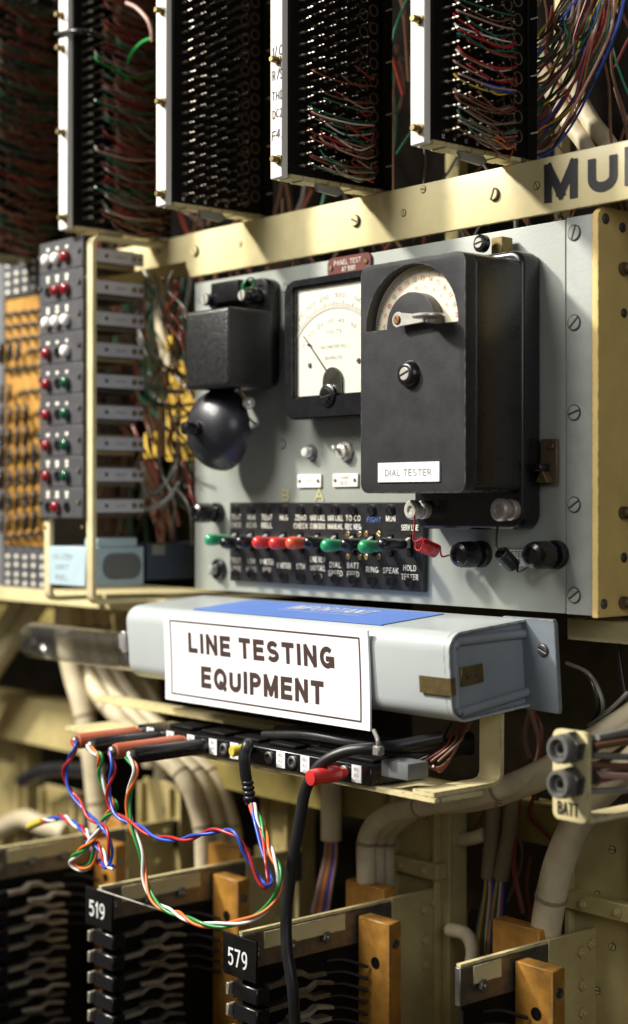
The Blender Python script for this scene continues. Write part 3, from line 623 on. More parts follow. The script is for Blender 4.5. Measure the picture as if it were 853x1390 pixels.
pc = Vector(((wx0 + wx1) / 2, DY, wz0 + .010))
def dial_arc(par, c, r0, r1, a0, a1, y, mat, n=28, name='scale_arc'):
    m = MB(); P = [(c.x + r1 * math.cos(rad(a0 + (a1 - a0) * i / n)), c.z + r1 * math.sin(rad(a0 + (a1 - a0) * i / n))) for i in range(n + 1)]
    Q = [(c.x + r0 * math.cos(rad(a0 + (a1 - a0) * i / n)), c.z + r0 * math.sin(rad(a0 + (a1 - a0) * i / n))) for i in range(n + 1)]
    vs = [m.bm.verts.new((p[0], y, p[1])) for p in P]; ws = [m.bm.verts.new((p[0], y, p[1])) for p in Q]
    for i in range(n): m.bm.faces.new((vs[i], ws[i], ws[i + 1], vs[i + 1]))
    return obj(name, m, mat, par)
paleprint_m = M('pale_print', (.62, .60, .55), .6, var=.1)
dial_arc(dial, pc, .056, .0585, 28, 152, DY - .0004, paleprint_m)
for i, (t, a) in enumerate((('0', 148), ('20', 138), ('50', 127), ('100', 114), ('200', 100), ('500', 84), ('1K', 66), ('5K', 48))):
    r_ = .066; X = pc.x + r_ * math.cos(rad(a)); Z = pc.z + r_ * math.sin(rad(a))
    text(t, dial, greyprint_m, X - .0018 * len(t), X + .0018 * len(t), Z - .0017, Z + .0017, DY - .0004, rot=rad(a - 90))
for i, a in enumerate((140, 125, 110, 95, 80, 62)):
    r_ = .047; X = pc.x + r_ * math.cos(rad(a)); Z = pc.z + r_ * math.sin(rad(a)); t = str(i * 10)
    text(t, dial, greyprint_m, X - .0016 * len(t), X + .0016 * len(t), Z - .0015, Z + .0015, DY - .0004, rot=rad(a - 90))
for t, dz, w in (('OHMS', .0785, .008), ('VOLTS', .0385, .0085), ('500 OHMS PER VOLT', .0270, .0155), ('MOVING COIL', .0185, .010)):
    text(t, dial, greyprint_m, pc.x - w, pc.x + w, pc.z + dz - .0013, pc.z + dz + .0013, DY - .0004)
m = MB()
for i in range(49):
    a = rad(28 + 124 * i / 48); r0 = .0586; r1 = .0606 if i % 4 else .0622; e = .0045
    m.bm.faces.new([m.bm.verts.new((pc.x + r_ * math.cos(a + q), DY - .0004, pc.z + r_ * math.sin(a + q))) for r_, q in ((r0, -e), (r1, -e), (r1, e), (r0, e))])
tag(obj('scale_marks', m, greyprint_m, dial), None, None, kind='stuff')
for sx in (-1, 1): screw(dial, Vector((pc.x + sx * .028, DY, pc.z + .014)), .0018, 'steel')
na = rad(133); L_ = .052; d_ = Vector((math.cos(na), 0, math.sin(na)))
m = MB(); m.tube([pc + Vector((0, -.0012, 0)), pc + Vector((0, -.0012, 0)) + d_ * L_], lambda t: .0007 - .0004 * t, 5); nd = obj('needle', m, ink_m, meter)
m = MB(); m.lathe([(.0013, 0), (.0013, .0012), (0, .0012)], pc + Vector((0, -.0009, 0)) + d_ * .041, n=8); obj('needle_bead', m, ink_m, nd)
m = MB(); P = [(pc.x - .0105, wz0 + .0004), (pc.x + .0105, wz0 + .0004)] + [(pc.x + .0105 * math.cos(rad(a)), pc.z + .0005 + .0105 * math.sin(rad(a))) for a in range(0, 181, 18)]
m.prism(P, 'y', DY - .0004, DY - .0030, .0008); obj('movement_cover', m, M('smoked_cover', (.10, .10, .085), .15, metal=.6, var=.4, scale=120), meter)
p = Vector((pc.x - .002, MY - .0022, wz0 - .001)); m = MB(); m.lathe([(.0088, -.004), (.0088, .0012), (.0075, .002), (.0062, .002), (.0062, .0005)], p, n=26); bo = obj('adjuster_boss', m, bake_m, bez)
screw(bo, p + Vector((0, -.0006, 0)), .0056, 'black', turn=-.15, h=.9)

# ------------------------------------------------------------------ dial tester
dt = empty('dial_tester', at(660, 718, 0), 'tall black dial tester box with fan shaped scale window and white label', 'tester')
TY = -.076
bx0, bx1 = fx(575, -.01), fx(731, -.004); bz0, bz1 = fz(690, 719, -.006), fz(715, 342, -.006)
m = MB(); m.prism(rrect(bx0, bx1, bz0, bz1, .011, 6), 'y', -.0004, -.0205, .004, 3); obj('base', m, bake_m, dt)
tx0, tx1 = fx(490, TY), fx(632, TY); tz0 = fz(600, 669, TY); tz1 = fz(632, 339, TY)
# body: front plate with the fan window, side shell
wc = Vector((fx(561, TY), TY, fz(561, 443, TY))); RO = fx(622, TY) - wc.x; RO = (fx(622, TY) - fx(497, TY)) / 2; wc.x = (fx(622, TY) + fx(497, TY)) / 2
wtop = fz(565, 357, TY); wbot = wc.z
RI = (fx(592, TY) - fx(526, TY)) / 2
def fan(k, nn=24, rc=.003):
    # outline of the fan window: outer arc (an ellipse reaching up to wtop) then the inner hub arc
    H = wtop - wbot; o = []
    for i in range(nn + 1): a = math.pi * i / nn; o.append((wc.x + (RO + k) * math.cos(a), wbot + (H + k) * math.sin(a) ** .95))
    return o
body = MB()
S_ = .020                                                     # depth of the front shell
# front face with hole is built as a grid of strips: outside of the window
nn = 24; O = fan(0); H = wtop - wbot
I = [(wc.x + RI * math.cos(math.pi * i / nn), wbot + (fz(560, 396, TY) - wbot) * math.sin(math.pi * i / nn)) for i in range(nn + 1)]
# shell: rounded rectangular can, open at the window
outer = rrect(tx0, tx1, tz0, tz1, .007, 5)
m = MB(); m.prism(outer, 'y', -.0203, TY + .0102, .001, 1); obj('shell', m, bake_m, dt)
fr_ = MB(); bm = fr_.bm
# front lid = outer outline minus window; split into left, right, top, bottom pieces by triangulating a polygon with a bridge
hole = O + I[::-1]                                           # closed outline of the fan (counter clockwise outer, back along the hub)
def lid(y0, y1, outl):
    from mathutils.geometry import tessellate_polygon
    loops = [[Vector((p[0], p[1], 0)) for p in outl], [Vector((p[0], p[1], 0)) for p in hole]]
    flat = outl + hole
    tris = tessellate_polygon(loops)
    A = [bm.verts.new((p[0], y0, p[1])) for p in flat]; fs = []
    for t in tris:
        try: fs.append(bm.faces.new([A[i] for i in t]))
        except ValueError: pass
    ext = bmesh.ops.extrude_face_region(bm, geom=fs)
    nv = [g_ for g_ in ext['geom'] if isinstance(g_, bmesh.types.BMVert)]
    bmesh.ops.translate(bm, verts=nv, vec=(0, y1 - y0, 0))
    bmesh.ops.recalc_face_normals(bm, faces=bm.faces)
    es = [e for e in bm.edges if len(e.link_faces) == 2 and e.calc_face_angle() > 1.0 and all(abs(v.co.y - y1) < 1e-6 for v in e.verts)]
    bmesh.ops.bevel(bm, geom=es, offset=.0011, segments=3, affect='EDGES', profile=.6, clamp_overlap=True)
lid(TY + .0100, TY, outer)
front = obj('front_cover', fr_, satin_m, dt, angle=30)
# scale plate inside
m = MB(); m.prism([(wc.x + (RO + .002) * math.cos(math.pi * i / 20), wbot - .002 + (H + .003) * math.sin(math.pi * i / 20)) for i in range(21)], 'y', TY + .0099, TY + .0092); scp = obj('scale_plate', m, dial2_m, dt)
m = MB()
SYT = TY + .0089
for i in range(61):
    a = rad(8 + 164 * i / 60); l0 = .90; l1 = .97 if i % 5 else .84 + .13
    l0 = .93 if i % 5 else .88
    q = [(wc.x + (RO * l0) * math.cos(a + s_), wbot + (H * l0) * math.sin(a + s_)) for s_ in (-.006, .006)] + [(wc.x + (RO * l1) * math.cos(a + s_), wbot + (H * l1) * math.sin(a + s_)) for s_ in (.006, -.006)]
    m.bm.faces.new([m.bm.verts.new((x, SYT, z)) for x, z in q])
tag(obj('scale_marks', m, greyprint_m, scp), None, None, kind='stuff')
for i in range(14):
    a = rad(174 - 12.6 * i); X = wc.x + RO * .79 * math.cos(a); Z = wbot + H * .79 * math.sin(a)
    text(str(6 + i), scp, redprint_m if i % 3 else greyprint_m, X - .0017, X + .0017, Z - .0016, Z + .0016, SYT, rot=a - math.pi / 2)
for i in range(9):
    a = rad(165 - 17 * i); X = wc.x + RO * .65 * math.cos(a); Z = wbot + H * .65 * math.sin(a)
    text(str(10 * (i + 1)), scp, greyprint_m if i % 2 else redprint_m, X - .0014, X + .0014, Z - .0010, Z + .0010, SYT, rot=a - math.pi / 2)
# lever
pv = at(549, 435, TY); tipp = at(612, 432, TY); ld = (tipp - pv); ang = math.atan2(ld.z, ld.x); LN = ld.length
def rot2(p, a): return (p[0] * math.cos(a) - p[1] * math.sin(a), p[0] * math.sin(a) + p[1] * math.cos(a))
P = [(.0054 * math.cos(rad(a)), .0054 * math.sin(rad(a))) for a in range(60, 301, 20)] + [(LN * .62, -.0022), (LN * .62, .0022)]
P = [rot2(p, ang) for p in P]; m = MB(); m.prism([(pv.x + p[0], pv.z + p[1]) for p in P], 'y', TY - .0050, TY - .0066, .0004, 1); lv = obj('reset_lever', m, nickel_m, dt)
m = MB(); m.lathe([(.003, 0), (.003, .005)], Vector((pv.x, TY, pv.z)), n=12); obj('pivot', m, dsteel_m, lv)
screw(lv, Vector((pv.x, TY - .0066, pv.z)), .0028, 'copper', turn=.9, h=.7)
tp = pv + ld * .78; m = MB()
ex = Vector((ld.x, 0, ld.z)).normalized(); m.box(tp.x - LN * .20, tp.x + LN * .18, TY - .013, TY - .0045, tp.z - .0006, tp.z + .0006, .0005, 1); 
m2 = MB(); m2.lathe([(.0105, -.0011), (.0112, -.0004), (.0112, .0004), (.0105, .0011), (0, .0011)], Vector((tp.x, TY - .011, tp.z + .001)), 'z', 24, 1); m.bm.free()
obj('thumb_disc', m2, nickel_m, lv)
p = at(557, 508, TY); m = MB(); m.lathe([(.0095, 0), (.0092, .0015), (.0078, .0045), (.0062, .0055), (.0052, .0055), (.0052, .004)], p, n=26); bs = obj('centre_boss', m, bake_m, dt)
screw(bs, p + Vector((0, -.0038, 0)), .0046, 'nickel', turn=-.35, h=.8)
x0, x1, z0, z1 = fx(515, TY), fx(598, TY), fz(557, 654, TY), fz(557, 627.5, TY)
m = MB(); m.box(x0, x1, TY - .0002, TY - .0012, z0, z1); lb = obj('label', m, paper_m, dt)
text('DIAL TESTER', lb, greyprint_m, x0 + .0072, x1 - .0074, z0 + .0042, z1 - .0044, TY - .0016, bold=.13)
# clip at the top and two metal terminals at the foot
p = at(657, 331, -.02); m = MB(); m.lathe([(.0062, 0), (.0062, .004), (.0052, .005), (.004, .005), (.004, .0042)], p, n=18); kn = obj('hanger_knob', m, bake_m, dt)
screw(kn, p + Vector((0, -.0038, 0)), .0036, 'nickel', turn=-.2)
m = MB(); m.box(p.x + .001, p.x + .012, -.014, -.003, p.z - .007, p.z + .0045, .0007, 1); obj('hanger_clip', m, obrass_m, kn)
def mpost(u, v, mat1, r=.0072):
    p = at(u, v, -.0205); m = MB(); m.lathe([(r * .9, 0), (r * .95, .004), (r * .8, .005), (r * .5, .005), (r * .5, .009), (r * .8, .009), (r, .0105), (r, .0145), (r * .8, .016), (r * .45, .016), (r * .4, .0145), (0, .0145)], p, n=20)
    return obj('terminal', m, mat1, dt)
mpost(578, 692, M('bright_terminal', (.66, .63, .57), .3, metal=.3, var=.15)); mpost(697, 692, M('dull_terminal', (.42, .37, .34), .4, metal=.5, var=.2), .0078)

# coiled leads
def coil(name, start, a, b, end, r, turns, wr, mat, label):
    ax = (b - a); t = ax.normalized(); e1 = t.orthogonal().normalized(); e2 = t.cross(e1); pts = spline(start + [a + e1 * r], 6)
    n = int(turns * 12)
    pts += [a + ax * (i / n) + (e1 * math.cos(2 * math.pi * i / 12) + e2 * math.sin(2 * math.pi * i / 12)) * r for i in range(1, n + 1)]
    pts += spline([pts[-1]] + end, 6)[1:]
    m = MB(); m.tube(pts, wr, 6); o = obj(name, m, mat, angle=60); return tag(o, label, 'wire')
coil('coiled_lead', PP([(563, 700, -.036), (563, 715, -.036), (562, 734, -.035)]), at(569, 738, -.034), at(592, 748, -.018), PP([(600, 755, -.014), (612, 753, -.014), (637, 746, -.012)]), .0048, 9, .0007, WM['red'], 'small red coiled lead hanging from the left terminal of the dial tester')
coil('coiled_lead', PP([(678, 702, -.034), (675, 720, -.034), (675, 744, -.03)]), at(680, 750, -.026), at(697, 768, -.012), PP([(703, 776, -.01), (714, 772, -.01), (732, 762, -.01)]), .0046, 10, .0008, WM['black'], 'small black coiled lead under the right terminal of the dial tester')

# ------------------------------------------------------------------ lever key strip
ks = empty('key_strip', at(440, 795, 0), 'long black strip of lever keys with engraved captions along the panel foot', 'key strip')
KY = -.005
kx0, kx1 = fx(312, KY), fx(575, KY); kz0, kz1 = fz(440, 796, KY), fz(440, 682, KY)
m = MB(); m.box(kx0, kx1, -.0004, KY, kz0, kz1, .0006, 1); obj('strip', m, keyblk_m, ks)
cols = [321, 342, 363, 386, 409, 432, 456, 480, 506, 531, 557]
caps = [('TEST\nCHCK', 'TEST\nLINE'), ('MON\nACUS', 'LOW\nMTRS'), ('TEST\nBELL', 'V METER\nREV'), ('MEG', 'V METER'), ('ZERO\nCHECK', 'ETH'), ('UAX CALL\nCOIN BOX', 'LINE REV\nUAX CALL\nGRD'),
        ('UAX CALL\nMANUAL', 'DIAL\nSPEED'), ('TO CO\nREC NEG', 'BATT\nFEED'), (None, 'RING'), ('MON', 'SPEAK'), ('SERV LINE', 'HOLD\nTESTER')]
kc = ['green', 'black', 'black', 'red', 'red', 'orange', 'black', 'green', 'black', 'green', 'black']
kmats = {'green': green_m, 'black': bake_m, 'red': red_m, 'orange': ored_m}
hw = {'TEST\nCHCK': .0065}
zc = fz(440, 737, KY)
for i, u in enumerate(cols):
    x = fx(u, KY); f = .0052
    for k, t in enumerate(caps[i]):
        if not t: continue
        ls = t.split('\n'); dim = i < 2
        zt_ = fz(440, 703, KY) if k == 0 else fz(440, 766, KY)
        if k == 1 and len(ls) == 3: zt_ += .0035
        if t == 'SERV LINE': zt_ -= .0065; 
        if len(ls) == 1 and t not in ('SERV LINE', 'MEG', 'MON'): zt_ -= .0025
        for q, s in enumerate(ls):
            w = min(.0090, .0017 * len(s)); zz = zt_ - q * .0066
            text(s, ks, dim_m if dim else eng_m, x - w, x + w, zz - .0022, zz + .0022, KY - .0004, bold=.14)
    if i < 10: screw(ks, Vector((x, KY, kz1 - .0055)), .0036, 'black', turn=1, h=1.3)
    screw(ks, Vector((x, KY, kz0 + .0065)), .0036, 'black', turn=1, h=1.3)
    m = MB(); m.box(x - .0022, x + .0022, KY - .0003, KY - .0012, zc - .008, zc + .008); obj('slot_plate', m, blk_m, ks)
    m = MB(); m.prism([(KY - .001, zc - .002), (KY - .008, zc - .001), (KY - .008, zc + .002), (KY - .001, zc + .006)], 'x', x - .0016, x + .0016, .0003, 1); lever = obj('lever', m, nickel_m, ks)
    m = MB(); tilt = random.uniform(-.0012, .0012)
    m.lathe([(.0033, .006), (.0038, .008), (.0043, .016), (.0050, .024), (.0052, .0265), (.0047, .0295), (.0029, .0315), (0, .032)], Vector((x, KY, zc + tilt)), n=18); obj('handle', m, kmats[kc[i]], lever, angle=50)
for u in (473, 489, 498, 515): 
    for v in (725, 756): screw(ks, at(u, v, KY), .0022, 'brass', turn=random.random() * 3, h=.6)
ptext('FIGHT', ks, blueprint_m, 498, 517, 702, 709, KY - .0004, shear=.2); ptext('OUT ON', ks, M('faded_blue_ink', (.12, .16, .35), .5), 471, 491, 713, 720, KY - .0004, shear=.2)

# ------------------------------------------------------------------ line testing equipment box
TILT = rad(4.5)
bp = Vector((.2, -.002, 1.2205))
lb_ = empty('equipment_box', bp, 'pale grey enamelled metal box with rounded corners hanging below the panel', 'box')
lb_.rotation_euler = (TILT, 0, 0)
def loc(p):                                                   # world -> box frame, for points measured on the photograph
    q = Matrix.Rotation(-TILT, 3, 'X') @ (Vector(p) - bp); return q
W[lb_] = Vector((0, 0, 0))                                    # its parts are given in the box's own frame
fb = loc(at(610, 985, -.080)); ft = loc(at(610, 860, -.080)); lf = loc(at(168, 880, -.080))
EX0, EX1, EY, EZ0, EZ1 = lf.x, fb.x, (fb.y + ft.y) / 2, fb.z, ft.z
rc = .013
prof = [(-.001, EZ0), (EY + rc, EZ0)] + [(EY + rc - rc * math.sin(rad(a)), EZ0 + rc - rc * math.cos(rad(a))) for a in range(15, 90, 15)] + [(EY, EZ0 + rc), (EY, EZ1 - rc)] + [(EY + rc - rc * math.cos(rad(a)), EZ1 - rc + rc * math.sin(rad(a))) for a in range(15, 90, 15)] + [(EY + rc, EZ1), (-.001, EZ1)]
m = MB(); m.prism(prof, 'x', EX0, EX1 - .0035)
es = [e for e in m.bm.edges if all(abs(v.co.x - EX0) < 1e-6 for v in e.verts) and not all(v.co.y > -.0015 for v in e.verts)]
bmesh.ops.bevel(m.bm, geom=es, offset=.009, segments=5, affect='EDGES', profile=.5, clamp_overlap=True)
obj('cover', m, box_m, lb_, angle=30)
# rim and bead at the right end
inner = lambda k: [(y if y > -.002 else max(y + (k if y < EY + rc * 2 else 0), EY + k), z + k if z < (EZ0 + EZ1) / 2 else z - k) for y, z in prof]
def inset(k): 
    r2 = rc - k
    return [(-.001, EZ0 + k), (EY + rc, EZ0 + k)] + [(EY + rc - r2 * math.sin(rad(a)), EZ0 + rc - r2 * math.cos(rad(a))) for a in range(15, 90, 15)] + [(EY + k, EZ0 + rc), (EY + k, EZ1 - rc)] + [(EY + rc - r2 * math.cos(rad(a)), EZ1 - rc + r2 * math.sin(rad(a))) for a in range(15, 90, 15)] + [(EY + rc, EZ1 - k), (-.001, EZ1 - k)]
m = MB(); m.ring(prof, inset(.0016), 'x', EX1 - .0034, EX1 + .001); rim = obj('rim', m, box_m, lb_, angle=30)
path = [Vector((EX1 - .001, y, z)) for y, z in inset(.0065)]
path = [Vector((EX1 - .001, -.004, EZ0 + .010))] + [Vector((EX1 - .001, -.018, EZ0 + .009))] + path[1:-1] + [Vector((EX1 - .001, -.018, EZ1 - .009)), Vector((EX1 - .001, -.004, EZ1 - .010))]
m = MB(); m.tube(spline(path, 3), .0032, 10); obj('bead', m, boxend_m, lb_, angle=60)
m = MB(); m.prism(inset(.0018), 'x', EX1 - .0036, EX1 - .0028); obj('end_panel', m, boxend_m, lb_)
# back flange
m = MB(); m.prism([(EX1 - .02, EZ0 - .002), (EX1 + .026, EZ0 - .003), (EX1 + .027, EZ0), (EX1 + .027, EZ1 - .002), (EX1 + .0255, EZ1 + .001), (EX1 - .02, EZ1 + .001)], 'y', -.004, .0, .0005, 1); fl = obj('back_flange', m, M('flange_shaded', (.19, .22, .25), .5, var=.1, edge=(.10, .08, .06)), lb_)  # slate darkened to carry the box's shadow over the flange
screw(fl, Vector((EX1 + .016, -.004, (EZ0 + EZ1) / 2 + .010)), .004, 'steel', turn=.4, h=.6)
# brass catch wrapping the front right corner
zc_ = EZ0 + .0255
m = MB(); m.ribbon([Vector((EX1 - .026, EY - .0016, zc_)), Vector((EX1 - .0015, EY - .0016, zc_)), Vector((EX1 + .0018, EY - .0008, zc_)), Vector((EX1 + .0022, EY + .003, zc_))], (0, 0, 1), .0115, .0012); ca = obj('catch', m, obrass_m, lb_)
m = MB(); m.box(EX1 - .0027, EX1 - .0005, EY + .012, EY + .034, zc_ - .002, zc_ + .0105, .0004, 1); hp = obj('hinge_plate', m, obrass_m, lb_)
m = MB(); m.box(EX1 - .0027, EX1 + .0005, EY + .006, EY + .0115, zc_ - .0005, zc_ + .0075, .001, 1); obj('hinge_knuckle', m, obrass_m, hp)
for q in (.019, .028): screw(hp, Vector((EX1 - .0005, EY + q, zc_ + .0045)), .002, 'steel', 'right', h=.6)
# left catch
m = MB(); m.box(EX0 - .009, EX0 + .004, EY + .001, EY + .008, zc_ - .002, zc_ + .011, .001, 2); lc = obj('catch', m, steel_m, lb_)
m = MB(); m.box(EX0 - .0005, EX0 + .0045, EY - .0022, EY + .0008, zc_ - .004, zc_ + .014, .0006, 1); obj('catch_plate', m, steel_m, lc)
m = MB(); m.box(EX0 + .0008, EX0 + .0036, EY - .0010, EY + .003, EZ0 + .010, zc_ - .004, .0006, 1); obj('catch_link', m, dsteel_m, lc)
# blue printed sheet on top and white card on the front
def on_top(u, v):                                             # photo pixel -> x, y on the box top
    a = (u - CX) / F; dirv = Vector((-SN + CS * a, CS + SN * a, (HY - v) / F)); n = Matrix.Rotation(TILT, 3, 'X') @ Vector((0, 0, 1))
    p0 = bp + n * EZ1; t = n.dot(p0 - CAM) / n.dot(dirv); return loc(CAM + dirv * t)
q = [on_top(*c) for c in ((240, 831), (497, 853), (570, 829), (326, 816))]
yf = EY + rc * .8; yb_ = -.008
m = MB(); m.box(q[0].x, q[1].x, yf, yb_, EZ1 + .0002, EZ1 + .0008); bl = obj('blue_sheet', m, blueprint_m, lb_)
mid = (q[0].x + q[1].x) / 2 + .012
text('IMPORTANT', bl, engw_m, mid - .045, mid + .045, yb_ - .030, yb_ - .012, EZ1 + .0011, plane='top', bold=.09, shear=0)
text('_', bl, engw_m, mid - .046, mid + .046, yb_ - .0372, yb_ - .0352, EZ1 + .0011, plane='top', bold=.35)
W[lb_] = bp.copy()
# white sign
s0 = loc(at(222, 833, -.0835)); s1 = loc(at(499, 853, -.0835)); s2 = loc(at(225, 953, -.0835)); s3 = loc(at(503, 989, -.0835))
sg = empty('sign', bp, 'white card sign with brown frame and bold capitals LINE TESTING EQUIPMENT', 'sign'); sg.rotation_euler = (TILT, 0, 0); W[sg] = Vector((0, 0, 0))
gx0, gx1 = (s0.x + s2.x) / 2, (s1.x + s3.x) / 2; gz1 = (s0.z + s1.z) / 2; gz0 = (s2.z + s3.z) / 2; gy = EY - .0012
m = MB()
nseg = 24                                                    # thin card, very slightly bowed
bow = lambda z: -.0030 * ((gz1 - z) / (gz1 - gz0)) ** 2
vsf = []; 
for iz in range(9):
    z = gz1 + (gz0 - gz1) * iz / 8; vsf.append([(gx0, gy + bow(z), z), (gx1, gy + bow(z), z)])
F_ = [[m.bm.verts.new((x, y - .0016, z)) for x, y, z in r] for r in vsf]; B_ = [[m.bm.verts.new((x, y, z)) for x, y, z in r] for r in vsf]
for i in range(8):
    m.bm.faces.new((F_[i][0], F_[i + 1][0], F_[i + 1][1], F_[i][1])); m.bm.faces.new((B_[i][1], B_[i + 1][1], B_[i + 1][0], B_[i][0]))
    m.bm.faces.new((F_[i][0], B_[i][0], B_[i + 1][0], F_[i + 1][0])); m.bm.faces.new((F_[i][1], F_[i + 1][1], B_[i + 1][1], B_[i][1]))
m.bm.faces.new((F_[0][0], F_[0][1], B_[0][1], B_[0][0])); m.bm.faces.new((F_[8][1], F_[8][0], B_[8][0], B_[8][1]))
card = obj('card', m, paper_m, sg)
def bowit(o):
    for v in o.data.vertices: v.co.y = gy + bow(v.co.z) - .0019
GW, GH = gx1 - gx0, gz1 - gz0
ix = GW * .035; iz_ = GH * .075; t_ = .0011
m = MB()
def strip(x0, x1, z0, z1, n=1):
    for k in range(n):
        a, b = z0 + (z1 - z0) * k / n, z0 + (z1 - z0) * (k + 1) / n
        m.bm.faces.new([m.bm.verts.new(c) for c in ((x0, 0, a), (x1, 0, a), (x1, 0, b), (x0, 0, b))])
strip(gx0 + ix, gx1 - ix, gz0 + iz_, gz0 + iz_ + t_); strip(gx0 + ix, gx1 - ix, gz1 - iz_ - t_, gz1 - iz_)
strip(gx0 + ix, gx0 + ix + t_, gz0 + iz_ + t_, gz1 - iz_ - t_, 8); strip(gx1 - ix - t_, gx1 - ix, gz0 + iz_ + t_, gz1 - iz_ - t_, 8)
bowit(obj('border', m, print_m, sg, smooth=False))
bowit(text('LINE TESTING', sg, print_m, gx0 + GW * .135, gx0 + GW * .85, gz0 + GH * .575, gz0 + GH * .80, 0, bold=.235))
bowit(text('EQUIPMENT', sg, print_m, gx0 + GW * .20, gx0 + GW * .80, gz0 + GH * .195, gz0 + GH * .435, 0, bold=.235))

# ------------------------------------------------------------------ glass tube left of the box
gt = empty('glass_tube', at(110, 900, -.045), 'clear glass tube with domed end lying behind the left end of the grey box', 'tube')
yg = -.045; rg = .0165; zg = fz(100, 875, yg); xa_ = fx(36, yg); xb_ = EX0 + bp.x + .012
pr = [(0, 0)] + [(rg * math.sin(rad(a)), rg - rg * math.cos(rad(a))) for a in range(8, 91, 8)] + [(rg, xb_ - xa_)]
m = MB(); m.lathe(pr, (xa_, yg, zg), 'x', 40, 1); bmesh.ops.delete(m.bm, geom=[f for f in m.bm.faces if len(f.verts) > 4], context='FACES_ONLY'); obj('glass', m, glass_m, gt, angle=60)
m = MB(); m.lathe([(rg + .001, 0), (rg + .001, .012), (rg - .004, .013)], (xb_ - .008, yg, zg), 'x', 24, 1); obj('holder', m, boxend_m, gt)

# ------------------------------------------------------------------ lamp strip unit on the left
LY = -.08
lu = empty('lamp_strip', (fx(85, LY), LY + .05, fz(85, 815, LY)), 'dark grey strip of red, white and green signal lamps in a cream frame', 'lamp unit')
lx0, lx1 = fx(54, LY), fx(112, LY); lz1 = fz(85, 325, LY); lz0 = fz(85, 704, LY); ph = (lz1 - lz0) / 9
m = MB(); m.lathe([(.0046, 0), (.0046, .003), (.0040, .0042), (.0038, .0042), (.0038, .003)], n=16); BEZ = m.mesh('bezel', bezel_m)
def dome(mat):
    m = MB(); m.lathe([(.0053, 0), (.0053, .0022), (.0050, .0034), (.0040, .0046), (.0024, .0054), (0, .0057)], n=16); return m.mesh('lens', mat, 50)
LENS = {'R': dome(lred_m), 'G': dome(dgreen_m), 'W': dome(lwhite_m)}
m = MB(); m.lathe([(.0044, 0), (.0044, .0012), (.0034, .0012), (.0034, .0002), (0, .0002)], n=14); HOLE = m.mesh('empty_socket', blk_m)
m = MB(); m.box(-.0022, .0022, -.0005, 0, -.0008, .0008); DASH = m.mesh('white_mark', eng_m, smooth=False)
rowsL = ['WWR', '.RR', 'WWW', 'R.W', 'R.G', 'R.G', 'R.G', 'R.G', '.R.']
for i, rw in enumerate(rowsL):
    z1 = lz1 - i * ph; z0 = z1 - ph + .0005
    m = MB(); m.box(lx0, lx1, LY, LY + .003, z0, z1, .0005, 1); pl = obj('lamp_panel', m, dgrey_m, lu)
    for k, ch in enumerate(rw):
        x = fx((66, 78.5, 91.5)[k], LY); z = z0 + ph * .36 + (.0 if i else .001)
        if ch == '.': put('empty_socket', HOLE, pl, (x, LY, z))
        else:
            b = put('bezel', BEZ, pl, (x, LY, z)); put('lamp', LENS[ch], pl, (x, LY - .001, z))
        for q in range(1 + (i in (1, 2, 7, 8))): put('white_mark', DASH, pl, (x, LY - .0001, z + .0093 + q * .0032 + random.uniform(-.0004, .0004)), None, (random.uniform(.8, 1.3), 1, 1.8))
    for x in (fx(55.8, LY), fx(107.5, LY)): screw(pl, Vector((x, LY, (z0 + z1) / 2 + .001)), .0023, 'steel', turn=random.random() * 3, h=1.3)
# frames (bent flat bar) left and right of the strip
def uframe(x, ztop, yb1, yb2, full=True):
    w, t = .009, .004; zb_ = fz(85, 815, LY); P = []
    zt_ = ztop; yf_ = LY + .006; rr = .007
    if full: P += [Vector((x, yb1, zt_)), Vector((x, yf_ + rr, zt_))] + [Vector((x, yf_ + rr - rr * math.sin(rad(a)), zt_ - rr + rr * math.cos(rad(a)))) for a in range(15, 91, 15)]
    else: P += [Vector((x, yf_, zt_))]
    P += [Vector((x, yf_, zb_ + rr))] + [Vector((x, yf_ + rr - rr * math.cos(rad(a)), zb_ + rr - rr * math.sin(rad(a)))) for a in range(15, 91, 15)] + [Vector((x, yb2, zb_))]
    m = MB(); m.ribbon(P, (1, 0, 0), w, t); obj('side_frame', m, pale_m, lu, angle=30)
xR = lx1 + .0052; uframe(xR, fz(112, 322, LY), .035, -.014); uframe(lx0 + .006, fz(60, 690, LY), 0, -.02, False)
for u, v in ((112, 716), (62, 716)): screw(lu, at(u, v, LY + .004), .0015, 'brass')
# module edges seen from the side
for i in range(9):
    zc2 = lz1 - (i + .55) * ph - .001
    m = MB(); m.box(lx1 - .001, lx1 + .0015, LY + .010, LY + .064, zc2 - .0058, zc2 + .0058, .0005, 1); md = obj('module_edge', m, bar_m, lu)
    for y, r in ((LY + .024, .0016), (LY + .0535, .0026), (LY + .0605, .0024)):
        m = MB(); m.lathe([(r, 0), (r, .0008), (r * .6, .0009), (0, .0003)], (lx1 + .0015, y, zc2), 'x', 10, 1); obj('rivet', m, obrass_m if r > .002 else ink_m, md)
    m = MB(); m.box(lx1 + .00155, lx1 + .0018, LY + .034, LY + .045, zc2 - .0007, zc2 + .0007); obj('white_mark', m, greyprint_m, md)
    m = MB(); m.box(lx0 + .008, lx1 - .006, LY + .008, LY + .06, zc2 - .010, zc2 + .008, .001, 1); obj('relay_body', m, M('relay%d' % i, random.choice(((.10, .06, .04), (.16, .13, .09), (.05, .04, .04))), .6, var=.3) if i % 3 else M('relayb%d' % i, (.3, .22, .10), .6, var=.3), lu)
